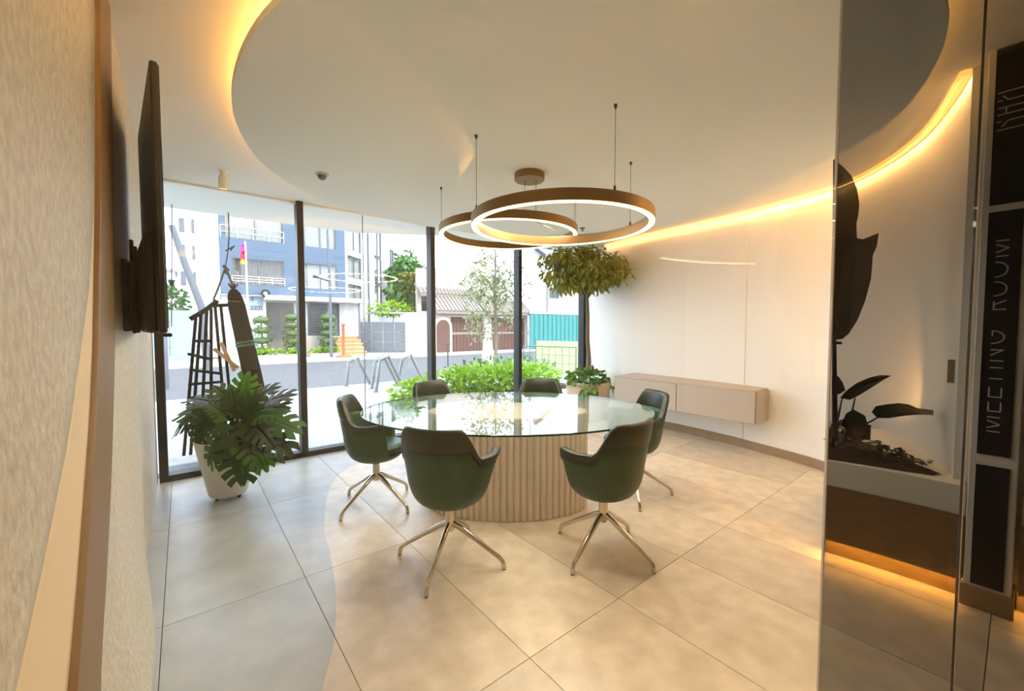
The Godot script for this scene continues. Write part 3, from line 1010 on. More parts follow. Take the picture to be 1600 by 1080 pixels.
func build_monstera():
	var base := Vector3(0.255, 0, -3.99)
	var t := thing("potted_monstera", "potted monstera with large split leaves in a white pot by the window", "potted plant", base)
	obj("pot", G.new().lathe([Vector2(0.0, 0.035), Vector2(0.125, 0.035), Vector2(0.135, 0.05), Vector2(0.215, 0.47), Vector2(0.222, 0.485), Vector2(0.215, 0.492), Vector2(0.198, 0.485), Vector2(0.19, 0.43)], 36), M.pot_white, t)
	obj("soil", G.new().lathe([Vector2(0.195, 0.44), Vector2(0.1, 0.452), Vector2(0.0, 0.455)], 24), M.soil, t)
	for k in 3:
		var a := TAU * k / 3.0 + 0.7
		obj("caster", G.new().tube([Vector3(cos(a) * 0.085 - 0.012, 0.018, sin(a) * 0.085), Vector3(cos(a) * 0.085 + 0.012, 0.018, sin(a) * 0.085)], [0.018], 12), M.black_frame, t)
	var meshes := [monstera_mesh(5), monstera_mesh(6), monstera_mesh(7)]
	var leaves := [
		[372, 640, 328, 588, 3.25, 0.15], [374, 632, 388, 574, 3.35, 0.1], [382, 640, 432, 588, 3.2, 0.0], [388, 648, 456, 622, 3.3, 0.05],
		[395, 652, 484, 664, 3.25, 0.0], [388, 664, 474, 708, 3.15, 0.1], [350, 640, 284, 606, 3.3, 0.0], [345, 646, 258, 632, 3.25, 0.05],
		[322, 644, 247, 672, 3.2, 0.1], [325, 652, 290, 712, 3.1, 0.2], [356, 680, 300, 738, 3.02, 0.3], [362, 690, 342, 742, 3.0, 0.4],
		[374, 690, 380, 778, 3.0, 0.5], [388, 688, 428, 742, 3.05, 0.3], [394, 664, 442, 702, 3.1, 0.2],
		[378, 655, 408, 606, 3.1, 0.3], [354, 650, 318, 622, 3.1, 0.3], [398, 642, 462, 598, 3.4, 0.0], [368, 650, 360, 600, 3.15, 0.2],
		[404, 650, 448, 645, 3.1, 0.2], [340, 668, 292, 690, 3.3, 0.1]]
	var root := Vector3(0, 0.455, 0)
	var to_cam := (Vector3(0, CAM_H, 0) - base).normalized()
	var i := 0
	for l in leaves:
		var p: Vector3 = at(l[0], l[1], l[4]) - base
		var q: Vector3 = at(l[2], l[3], l[4] - 0.02) - base
		var d := q - p
		var n: Vector3 = (Vector3.UP * (0.85 - l[5] * 0.8) + to_cam * (0.6 + l[5]) + Vector3(0.15 * sin(i * 2.4), 0, 0.1 * cos(i * 1.7))).normalized()
		var o := obj("leaf", meshes[i % 3], M.monstera[i % 3], t)
		o.transform = Transform3D(leaf_basis(d, n, d.length() * 0.82), p)
		var mid := root * 0.35 + p * 0.65 + Vector3(0, 0.06, 0)
		obj("petiole", G.new().tube([root + Vector3(0.05 * sin(i * 1.3), 0, 0.05 * cos(i * 1.9)), root.lerp(mid, 0.5) + Vector3(0, 0.04, 0), mid, p], [0.007, 0.006, 0.005, 0.0045], 6), M.stem, t)
		i += 1

func small_leaf(w: float, bend := 0.25) -> ArrayMesh:
	# pointed leaf, base at the origin, tip at (0, 0, -1)
	var g := G.new()
	var rows := []
	for i in 6:
		var y := i / 5.0
		var h := w * sin(PI * pow(y, 0.75)) * (1.0 if i < 5 else 0.0)
		var drop := -bend * y * y
		rows.append(PackedVector3Array([Vector3(-h, drop + h * 0.25, -y), Vector3(0, drop, -y), Vector3(h, drop + h * 0.25, -y)]))
	g.surf(rows)
	return g.commit()

# leaves scattered through an ellipsoid, one part of a plant
func foliage(parent: Node, called: String, centre: Vector3, radii: Vector3, count: int, size: float, mesh: ArrayMesh, m: Material, seed_: int, hang := 0.3, fill := 0.45, clumps := 0):
	rng.seed = seed_
	var mm := MultiMesh.new()
	mm.transform_format = MultiMesh.TRANSFORM_3D
	mm.mesh = mesh
	mm.instance_count = count
	var cl := []
	for k in clumps:
		var d := Vector3(rng.randfn(), rng.randfn(), rng.randfn()).normalized()
		cl.append(d * pow(rng.randf(), 0.4) * 0.85)
	for i in count:
		var d := Vector3(rng.randfn(), rng.randfn(), rng.randfn()).normalized()
		var p := d * lerpf(fill, 1.0, sqrt(rng.randf()))
		if clumps > 0:
			p = cl[i % clumps] + d * 0.26 * pow(rng.randf(), 0.5)
		var dir := (d + Vector3(rng.randfn() * 0.5, rng.randfn() * 0.4 - hang * 2.0, rng.randfn() * 0.5)).normalized()
		var n := (Vector3.UP + Vector3(rng.randfn(), rng.randfn(), rng.randfn()) * 0.6).normalized()
		mm.set_instance_transform(i, Transform3D(leaf_basis(dir, n, size * rng.randf_range(0.7, 1.25)), centre + p * radii))
	var o := MultiMeshInstance3D.new()
	o.multimesh = mm
	o.material_override = m
	o.name = called
	o.set_meta("kind", "stuff")
	parent.add_child(o, true)
	return o

func build_ficus():
	var c := Vector3(4.80, 0, -4.12)
	var t := thing("potted_ficus", "tall ficus tree with a thin trunk in a round beige planter in the corner", "potted tree", c)
	obj("planter", G.new().lathe([Vector2(0.0, 0.0), Vector2(0.29, 0.0), Vector2(0.30, 0.012), Vector2(0.335, 0.545), Vector2(0.335, 0.556), Vector2(0.315, 0.556), Vector2(0.312, 0.50)], 40, Vector3.ZERO, 1, 1, true), M.pot_beige, t)
	obj("soil", G.new().lathe([Vector2(0.314, 0.505), Vector2(0.0, 0.52)], 24), M.soil, t)
	obj("trunk", G.new().tube([Vector3(0.0, 0.5, 0), Vector3(0.012, 0.85, 0.01), Vector3(-0.02, 1.2, 0), Vector3(-0.03, 1.55, 0.01), Vector3(-0.045, 1.85, 0), Vector3(-0.03, 2.15, 0)], [0.034, 0.031, 0.029, 0.027, 0.024, 0.014], 10), M.bark, t)
	for k in 9:
		var a := TAU * k / 9.0
		obj("branch", G.new().tube([Vector3(-0.04, 1.80 + 0.03 * (k % 3), 0), Vector3(cos(a) * 0.25 - 0.05, 2.05 + 0.05 * (k % 4), sin(a) * 0.25), Vector3(cos(a) * 0.52 - 0.06, 2.12 + 0.07 * (k % 3), sin(a) * 0.52)], [0.013, 0.008, 0.003], 6), M.bark, t)
	foliage(t, "leaves", Vector3(-0.16, 2.24, 0.02), Vector3(0.74, 0.37, 0.70), 3400, 0.085, small_leaf(0.22), M.ficus, 11, 0.5, 0.25, 90)
	var v := thing("pothos_plant", "leafy green trailing plants at the foot of the ficus trunk", "plant", c + Vector3(0, 0.5, 0))
	foliage(v, "leaves", Vector3(-0.03, 0.10, 0.02), Vector3(0.32, 0.13, 0.32), 190, 0.105, small_leaf(0.33), M.pothos, 12, 0.05, 0.2)
	foliage(v, "trailing_leaves", Vector3(-0.26, -0.02, 0.24), Vector3(0.10, 0.16, 0.10), 34, 0.10, small_leaf(0.33), M.pothos, 13, 0.5, 0.2)
	foliage(v, "trailing_leaves", Vector3(0.30, -0.04, 0.16), Vector3(0.05, 0.16, 0.05), 14, 0.09, small_leaf(0.33), M.hedge_dark, 14, 0.6, 0.2)

# ---------------------------------------------------------------- sign, planters, plants beside the door
func stroke(g: G, pts: Array, w: float, x: float):
	# pts are Vector2(z, y) on a board that faces -x
	for i in pts.size() - 1:
		var a: Vector2 = pts[i]
		var b: Vector2 = pts[i + 1]
		var d := b - a
		var ang := atan2(d.y, d.x)
		g.box(Vector3(x, (a.y + b.y) * 0.5, (a.x + b.x) * 0.5), Vector3(0.0012, w, d.length() + w * 0.6), Basis(Vector3(1, 0, 0), -ang))

func build_sign():
	var zones := [["black upright sign board with a thin-lined white logo, top of the pilaster", 1.953, 2.672, "logo"], ["black upright sign board lettered MEETING ROOM on the pilaster", 0.765, 1.920, "lettering"], ["plain black upright board at the foot of the pilaster, under the lettered board", 0.118, 0.712, ""]]
	for q in zones:
		var t := thing("sign_board", q[0], "sign", Vector3(3.0, q[1], -0.065), 0.0, "black boards on the pilaster")
		obj("board", G.new().cbox(Vector3(0.0015, (q[2] - q[1]) * 0.5, 0), Vector3(0.006, q[2] - q[1], 0.106), 0.001), M.sign_black, t)
		if q[3] == "": continue
		var g := G.new()
		if q[3] == "logo":
			var L := [[Vector2(-0.107, 2.467), Vector2(-0.022, 2.467)], [Vector2(-0.092, 2.450), Vector2(-0.076, 2.428), Vector2(-0.022, 2.428)], [Vector2(-0.107, 2.430), Vector2(-0.095, 2.430)], [Vector2(-0.106, 2.396), Vector2(-0.022, 2.396)], [Vector2(-0.081, 2.396), Vector2(-0.081, 2.366)], [Vector2(-0.106, 2.366), Vector2(-0.022, 2.366)], [Vector2(-0.107, 2.334), Vector2(-0.095, 2.334)], [Vector2(-0.091, 2.310), Vector2(-0.074, 2.333), Vector2(-0.022, 2.334)], [Vector2(-0.107, 2.296), Vector2(-0.022, 2.296)]]
			for s in L:
				var r := []
				for p in s: r.append(Vector2(p.x + 0.065, p.y - q[1]))
				stroke(g, r, 0.0045, -0.0022)
		else:
			var arc := [Vector2(0, 0), Vector2(0.03, 0.35), Vector2(0.13, 0.7), Vector2(0.3, 0.94), Vector2(0.5, 1.0), Vector2(0.7, 0.94), Vector2(0.87, 0.7), Vector2(0.97, 0.35), Vector2(1, 0)]
			var glyphs := {
				"M": [[Vector2(0, 0), Vector2(0, 1)], [Vector2(1, 0), Vector2(1, 1)], [Vector2(0.24, 0), Vector2(0.5, 1), Vector2(0.76, 0)]],
				"E": [[Vector2(0, 0), Vector2(0, 1)], [Vector2(0, 0), Vector2(1, 0)], [Vector2(0, 1), Vector2(1, 1)]],
				"T": [[Vector2(0, 0), Vector2(0, 1)]], "I": [[Vector2(0, 0), Vector2(0, 1)]],
				"N": [[Vector2(0, 0), Vector2(0, 1)], [Vector2(1, 0), Vector2(1, 1)], [Vector2(0.5, 0), Vector2(1, 1)]],
				"G": [[Vector2(0, 0), Vector2(0.05, 0.45), Vector2(0.2, 0.82), Vector2(0.42, 1.0), Vector2(0.65, 0.97), Vector2(0.85, 0.75), Vector2(0.97, 0.35), Vector2(1, 0.04), Vector2(0.62, 0.04)]],
				"R": [[Vector2(0, 0), Vector2(0, 1)], [Vector2(0, 0.02), Vector2(0.9, 0.02)], [Vector2(0.52, 0.05), Vector2(1, 1)]],
				"O": [arc]}
			var spec := [["M", 0.881, 0.949], ["E", 0.978, 1.021], ["E", 1.046, 1.091], ["T", 1.134, 1.134], ["I", 1.186, 1.186], ["N", 1.219, 1.271], ["G", 1.301, 1.361], ["R", 1.462, 1.504], ["O", 1.526, 1.592], ["O", 1.614, 1.684], ["M", 1.711, 1.783]]
			for s in spec:
				for line in glyphs[s[0]]:
					var r := []
					for p in line: r.append(Vector2(-0.089 + 0.038 * p.y + 0.065, lerpf(s[1], s[2], p.x) - q[1]))
					stroke(g, r, 0.0052, -0.0022)
		obj(q[3], g, M.sign_white, t)
	var sw := thing("wall_switch", "narrow bronze switch plate on the curved wall beside the pilaster", "switch", Vector3(3.20, 1.08, -0.228), atan2(0.27, 0.07))
	obj("plate", G.new().cbox(Vector3(0, 0.062, 0.006), Vector3(0.036, 0.125, 0.01), 0.002), M.bronze_trim, sw)
	for k in 3: obj("rocker", G.new().cbox(Vector3(0, 0.027 + k * 0.035, 0.012), Vector3(0.024, 0.028, 0.006), 0.002), M.gold, sw)

func planter_box(label: String, front: Array, back: Array):
	var t := thing("planter_box", label, "planter", Vector3.ZERO, 0.0, "wooden planter boxes along the curved wall")
	var outline := PackedVector2Array(front)
	outline.append_array(PackedVector2Array(back))
	var f := PackedVector2Array(front)
	var inset := func(d: float) -> PackedVector2Array:
		var p := offset_curve(f, -d)
		p.append_array(PackedVector2Array(back))
		return p
	obj("plinth", G.new().prism(inset.call(0.075), 0.001, 0.11), M.wood, t)
	obj("body", G.new().prism(outline, 0.11, 0.425), M.wood, t)
	obj("tray", G.new().prism(inset.call(0.014), 0.425, 0.585), M.wall, t)
	obj("tray_lip", G.new().prism(inset.call(0.006), 0.425, 0.437), M.wood, t)
	# warm strip under the front edge
	var strip := offset_curve(f, -0.03)
	obj("light_strip", ribbon(G.new(), strip, -0.006, 0.006, 0.1015, 0.109), M.cove_glow, t)
	for i in strip.size() - 1:
		bar(t, Vector3(strip[i].x, 0.1, strip[i].y), Vector3(strip[i + 1].x, 0.1, strip[i + 1].y), Vector3.DOWN, 0.012, Color(1.0, 0.72, 0.32), 0.035 * strip[i].distance_to(strip[i + 1]) / 0.1)
	return t

func planter_leaf(parent: Node, called: String, outline: Array, depth: float, m: Material, curl := 0.0):
	# a broad leaf from points of its outline, thickened and bowed along the line of sight
	var c := Vector2.ZERO
	for p in outline: c += p / outline.size()
	var poly := PackedVector2Array(outline)
	var g := G.new()
	var ix := Geometry2D.triangulate_polygon(poly)
	var P := func(p: Vector2, k: float) -> Vector3:
		var d := depth + curl * pow((p.x - c.x) / 60.0, 2.0) + k
		return at(p.x, p.y, d)
	g.flat()
	for i in range(0, ix.size(), 3):
		for k in [0.0, 0.006]:
			g.tri(P.call(poly[ix[i]], k), P.call(poly[ix[i + 1]], k), P.call(poly[ix[i + 2]], k))
	for i in poly.size():
		var a := poly[i]; var b := poly[(i + 1) % poly.size()]
		g.quad(P.call(a, 0.0), P.call(b, 0.0), P.call(b, 0.006), P.call(a, 0.006))
	return obj(called, g, m, parent)

# where a thing must stand to be seen in the partition glass at a given place
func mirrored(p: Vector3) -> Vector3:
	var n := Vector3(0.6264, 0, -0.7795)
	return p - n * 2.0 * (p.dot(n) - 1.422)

func build_planters():
	planter_box("long wooden planter box with a white tray, lit from below, beside the sign pilaster", [Vector2(2.962, -0.703), Vector2(2.972, -0.63), Vector2(2.984, -0.53), Vector2(2.993, -0.43), Vector2(3.0, -0.34), Vector2(3.003, -0.25), Vector2(3.004, -0.146)], [Vector2(3.13, -0.17), Vector2(3.40, -0.245), Vector2(3.80, -0.375), Vector2(4.06, -0.50), Vector2(4.25, -0.64), Vector2(4.0, -0.945)])
	planter_box("wooden planter box at the right edge, on the lobby side of the sign pilaster", [Vector2(3.05, 0.03), Vector2(3.05, 0.12), Vector2(3.04, 0.22), Vector2(3.02, 0.34), Vector2(3.0, 0.44)], [Vector2(3.18, 0.44), Vector2(3.22, 0.23), Vector2(3.12, 0.10)])
	planter_box("round-ended wooden lobby planter behind the camera, seen as a faint mirror image in the glass", [Vector2(2.24, 0.80), Vector2(2.10, 0.823), Vector2(1.912, 0.837), Vector2(1.80, 0.836), Vector2(1.70, 0.84), Vector2(1.585, 0.865), Vector2(1.441, 0.93), Vector2(1.265, 1.061), Vector2(1.107, 1.229), Vector2(0.954, 1.508), Vector2(0.86, 1.76)], [Vector2(1.05, 2.0), Vector2(1.6, 2.2), Vector2(1.98, 1.85), Vector2(2.19, 1.16)])
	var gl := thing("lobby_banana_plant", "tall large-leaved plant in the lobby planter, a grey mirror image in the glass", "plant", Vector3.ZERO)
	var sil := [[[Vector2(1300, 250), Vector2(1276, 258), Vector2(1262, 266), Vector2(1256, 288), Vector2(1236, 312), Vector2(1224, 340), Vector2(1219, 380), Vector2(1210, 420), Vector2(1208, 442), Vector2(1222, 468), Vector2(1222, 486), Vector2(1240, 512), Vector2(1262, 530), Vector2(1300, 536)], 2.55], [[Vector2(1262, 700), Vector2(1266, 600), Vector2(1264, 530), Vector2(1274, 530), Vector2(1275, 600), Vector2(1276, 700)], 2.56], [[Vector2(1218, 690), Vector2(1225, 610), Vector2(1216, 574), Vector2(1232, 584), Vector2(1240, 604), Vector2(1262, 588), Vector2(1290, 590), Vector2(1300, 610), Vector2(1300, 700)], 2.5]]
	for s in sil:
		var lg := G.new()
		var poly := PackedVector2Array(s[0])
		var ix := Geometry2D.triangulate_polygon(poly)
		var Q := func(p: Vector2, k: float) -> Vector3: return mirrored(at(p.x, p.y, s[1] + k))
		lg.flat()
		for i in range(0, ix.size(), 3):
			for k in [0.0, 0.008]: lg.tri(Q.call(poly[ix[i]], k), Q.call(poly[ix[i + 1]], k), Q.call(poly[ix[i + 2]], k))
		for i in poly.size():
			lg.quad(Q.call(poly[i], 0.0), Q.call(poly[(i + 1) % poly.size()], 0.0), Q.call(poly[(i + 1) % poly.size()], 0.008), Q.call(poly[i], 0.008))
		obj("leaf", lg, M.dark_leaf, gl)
	var ls := thing("added_lobby_uplight", "small added uplight in the lobby planter, brightening the lobby wall mirrored in the glass", "lamp", Vector3(1.75, 0.62, 1.25))  # unseen lamp, added to brighten the lobby wall for its mirror image
	obj("housing", G.new().tube([Vector3(0, -0.035, 0), Vector3(0.0, 0.03, 0)], [0.022], 12), M.black_frame, ls)
	obj("lens", G.new().tube([Vector3(0, 0.0302, 0), Vector3(0, 0.033, 0)], [0.018], 12), M.ring_glow, ls)
	spot(ls, Vector3(0.0, 0.05, 0.0), Vector3(0.4, 1.1, 0.5), Color(1.0, 0.80, 0.52), 2.0, 55.0)
	# banked soil in the first planter
	var soil := thing("planter_soil", "dark bark soil heaped in the planter beside the pilaster", "soil", Vector3(0, 0.586, 0))
	soil.set_meta("kind", "stuff")
	var g := G.new()
	var rows := []
	rng.seed = 77
	for i in 15:
		var f := i / 14.0
		var row := PackedVector3Array()
		var a := Vector2(2.995, -0.705).lerp(Vector2(3.10, -0.27), f)
		var b := Vector2(3.95, -0.93).lerp(Vector2(3.16, -0.245), f)
		for k in 11:
			var s := k / 10.0
			var p := a.lerp(b, s)
			var h := 0.10 * sin(PI * clampf(s * 1.2, 0, 1)) * (1.0 - f) + (0.012 * rng.randf() if s > 0 and s < 1 else 0.0)
			row.append(Vector3(p.x, h + 0.001, p.y))
		rows.append(row)
	g.surf(rows)
	obj("soil_heap", g, M.soil, soil)
	var big := thing("banana_plant", "tall plant with very large dark leaves in the planter, behind the glass with added dark tint", "plant", Vector3.ZERO)
	planter_leaf(big, "leaf", [Vector2(1303, 248), Vector2(1318, 261), Vector2(1330, 274), Vector2(1339, 295), Vector2(1343, 318), Vector2(1341, 338), Vector2(1336, 356), Vector2(1325, 368), Vector2(1303, 382)], 2.52, M.dark_leaf, 0.05)
	planter_leaf(big, "leaf", [Vector2(1303, 380), Vector2(1320, 370), Vector2(1338, 346), Vector2(1339, 372), Vector2(1348, 374), Vector2(1373, 364), Vector2(1370, 386), Vector2(1364, 398), Vector2(1361, 436), Vector2(1352, 470), Vector2(1340, 500), Vector2(1326, 522), Vector2(1316, 530), Vector2(1303, 531)], 2.49, M.dark_leaf, 0.06)
	obj("leaf_stalk", G.new().tube([at(1306, 690, 2.5), at(1304, 600, 2.5), at(1303.5, 500, 2.5), at(1303, 380, 2.5), at(1303, 250, 2.52)], [0.014, 0.012, 0.01, 0.008, 0.004], 8), M.dark_leaf, big)
	var lampst := thing("planter_lamp", "slim black stake lamp with a flat head standing in the planter", "lamp", Vector3.ZERO)
	obj("stake", G.new().tube([at(1302, 700, 2.46), at(1302, 540, 2.46)], [0.006], 8), M.black_frame, lampst)
	obj("head", G.new().tube([at(1299.5, 536, 2.46), at(1314, 536, 2.46)], [0.009], 8), M.black_frame, lampst)
	obj("led", G.new().lathe([Vector2(0.006, -0.012), Vector2(0.004, -0.018), Vector2(0, -0.018)], 8, at(1302, 537, 2.46)), M.ring_glow, lampst)
	var red := thing("red_leaf_plant", "low plant with glossy dark red spear-shaped leaves in the planter", "plant", Vector3.ZERO)
	planter_leaf(red, "leaf", [Vector2(1300, 586), Vector2(1310, 588), Vector2(1317, 598), Vector2(1321, 610), Vector2(1312, 616), Vector2(1300, 618)], 2.44, M.red_leaf, 0.1)
	planter_leaf(red, "leaf", [Vector2(1312, 622), Vector2(1322, 611), Vector2(1338, 599), Vector2(1358, 590), Vector2(1376, 586), Vector2(1393, 587), Vector2(1380, 594), Vector2(1362, 606), Vector2(1342, 618), Vector2(1328, 625)], 2.42, M.red_leaf, 0.08)
	planter_leaf(red, "leaf", [Vector2(1362, 644), Vector2(1368, 635), Vector2(1384, 632), Vector2(1404, 630), Vector2(1420, 632), Vector2(1434, 638), Vector2(1459, 641), Vector2(1458, 649), Vector2(1438, 648), Vector2(1412, 650), Vector2(1388, 654), Vector2(1370, 653)], 2.40, M.dark_leaf, 0.06)
	planter_leaf(red, "leaf", [Vector2(1314, 664), Vector2(1322, 646), Vector2(1334, 640), Vector2(1352, 650), Vector2(1356, 664), Vector2(1346, 674), Vector2(1326, 676)], 2.40, M.dark_leaf, 0.1)
	planter_leaf(red, "leaf", [Vector2(1318, 680), Vector2(1330, 668), Vector2(1346, 668), Vector2(1352, 678), Vector2(1338, 688)], 2.36, M.red_leaf, 0.1)
	for s in [[1300, 690, 1310, 650, 1316, 622], [1316, 690, 1330, 650, 1336, 622], [1330, 690, 1355, 662, 1372, 652], [1308, 690, 1304, 650, 1302, 616], [1322, 690, 1322, 670, 1326, 660]]:
		obj("stalk", G.new().tube([at(s[0], s[1], 2.42), at(s[2], s[3], 2.42), at(s[4], s[5], 2.43)], [0.007, 0.006, 0.004], 6), M.red_leaf, red)
	var cover := thing("ground_cover_plant", "low dark leafy ground cover on the planter soil", "plant", Vector3(3.2, 0.63, -0.55))
	rng.seed = 90
	var mm := MultiMesh.new()
	mm.transform_format = MultiMesh.TRANSFORM_3D
	mm.mesh = small_leaf(0.3)
	mm.instance_count = 240
	for i in 240:
		var f := rng.randf()
		var s := rng.randf()
		var p := Vector2(3.02, -0.695).lerp(Vector2(3.12, -0.31), f).lerp(Vector2(3.7, -0.86).lerp(Vector2(3.22, -0.28), f), s)
		var dir := Vector3(rng.randfn(), 0.35 + rng.randf() * 0.5, rng.randfn()).normalized()
		mm.set_instance_transform(i, Transform3D(leaf_basis(dir, Vector3.UP, rng.randf_range(0.04, 0.075) * (1.15 - 0.6 * f)), Vector3(p.x - 3.2, 0.05 * (1.0 - f) + 0.03 * rng.randf() - 0.03, p.y + 0.55)))
	var mi := MultiMeshInstance3D.new()
	mi.multimesh = mm
	mi.material_override = M.dark_leaf
	mi.name = "leaves"
	mi.set_meta("kind", "stuff")
	cover.add_child(mi)
	# uplight that throws the warm patch on the wall
	var up := thing("planter_uplight", "small uplight hidden among the planter leaves, washing the wall", "lamp", Vector3(3.56, 0.70, -0.63))
	obj("housing", G.new().tube([Vector3(0, -0.07, 0), Vector3(0.0, 0.03, 0)], [0.022], 12), M.black_frame, up)
	obj("lens", G.new().tube([Vector3(0, 0.0302, 0), Vector3(0, 0.033, 0)], [0.018], 12), M.ring_glow, up)
	spot(up, Vector3(0.0, 0.05, 0.0), Vector3(0.70, 0.44, 0.02), Color(1.0, 0.74, 0.42), 0.5, 42.0)

# ---------------------------------------------------------------- street
func street_window(parent: Node, z: float, a: Array, kind: String):
	# [x0, y0, x1, y1] in a facade that faces +z
	var w := obj("window", G.new(), M.white_wall, parent)
	w.mesh = null
	var g := G.new()
	var e := 0.045
	g.span(Vector3(a[0], a[1], z - 0.10), Vector3(a[0] + e, a[3], z - 0.02)); g.span(Vector3(a[2] - e, a[1], z - 0.10), Vector3(a[2], a[3], z - 0.02))
	g.span(Vector3(a[0] + e, a[1], z - 0.10), Vector3(a[2] - e, a[1] + e, z - 0.02)); g.span(Vector3(a[0] + e, a[3] - e, z - 0.10), Vector3(a[2] - e, a[3], z - 0.02))
	var mx: float = (a[0] + a[2]) * 0.5
	g.span(Vector3(mx - 0.02, a[1] + e, z - 0.09), Vector3(mx + 0.02, a[3] - e, z - 0.03))
	w.mesh = g.commit()
	w.material_override = M.grey_metal
	obj("pane", G.new().span(Vector3(a[0] + e, a[1] + e, z - 0.065), Vector3(a[2] - e, a[3] - e, z - 0.055)), M.clear if kind != "dark" else M.dark_glass, w)
	if kind == "dark": return w
	var rows := [PackedVector3Array(), PackedVector3Array()]
	if kind != "blind":
		var n := int((a[2] - a[0]) / 0.05)
		for k in n + 1:
			var x: float = lerpf(a[0] + e, a[2] - e, k / float(n))
			for q in 2: rows[q].append(Vector3(x, a[1] + e if q == 0 else a[3] - e, z - 0.20 + (0.035 if k % 2 == 0 else -0.035)))
		var cg := G.new()
		cg.surf(rows, false, -1)
		obj("curtain", cg, M.curtain if kind == "curtain" else M.grey_curtain, w)
	else:
		var n := int((a[3] - a[1]) / 0.11)
		var bg := G.new()
		for k in n: bg.box(Vector3(mx, a[1] + e + (k + 0.5) * 0.11, z - 0.20), Vector3(a[2] - a[0] - 0.1, 0.095, 0.012), Basis(Vector3(1, 0, 0), 0.35))
		obj("blind", bg, M.curtain, w)
	obj("room_wall", G.new().span(Vector3(a[0], a[1], z - 0.42), Vector3(a[2], a[3], z - 0.36)), M.grey_wall, w)
	return w

func railing(parent: Node, x0: float, x1: float, y0: float, y1: float, z: float, bars: int, m: Material):
	var g := G.new()
	for k in bars: g.span(Vector3(x0, lerpf(y0, y1, (k + 1.0) / bars) - 0.015, z), Vector3(x1, lerpf(y0, y1, (k + 1.0) / bars) + 0.015, z + 0.03))
	for k in 5:
		var x := lerpf(x0, x1, k / 4.0)
		g.span(Vector3(x - 0.015, y0, z), Vector3(x + 0.015, y1, z + 0.03))
	return obj("railing", g, m, parent)

func build_ground():
	var s := shell("ground_sidewalk")
	obj("near_pavement", G.new().span(Vector3(-30, -0.3, -10.6), Vector3(40, -0.08, -4.85)), M.concrete, s)
	var r := shell("ground_road")
	obj("asphalt", G.new().span(Vector3(-40, -0.32, -19.2), Vector3(50, -0.14, -10.6)), M.asphalt, r)
	var f := shell("ground_far_sidewalk")
	obj("kerb", G.new().cbox(Vector3(5, -0.12, -19.3), Vector3(90, 0.16, 0.2), 0.02), M.concrete, f)
	obj("far_pavement", G.new().span(Vector3(-40, -0.3, -60), Vector3(50, -0.05, -19.4)), M.concrete, f)
	# canopy of our own building over the pavement
	var c := shell("ceiling_canopy_outside")
	var g := G.new()
	g.prism(PackedVector2Array([Vector2(-3.0, -4.87), Vector2(-3.0, -5.86), Vector2(0.6, -5.88), Vector2(1.9, -5.80), Vector2(2.9, -5.25), Vector2(4.2, -5.05), Vector2(7.0, -5.0), Vector2(7.0, -4.87)]), 2.68, 2.96)
	obj("soffit", g, M.ceiling, c)
	var st := shell("ground_door_step")
	obj("step", G.new().cbox(Vector3(0.35, -0.03, -5.25), Vector3(1.15, 0.09, 0.55), 0.01), M.concrete, st)
	obj("grate", G.new().cbox(Vector3(0.02, 0.02, -5.02), Vector3(0.36, 0.03, 0.20), 0.005), M.dark_metal, st)

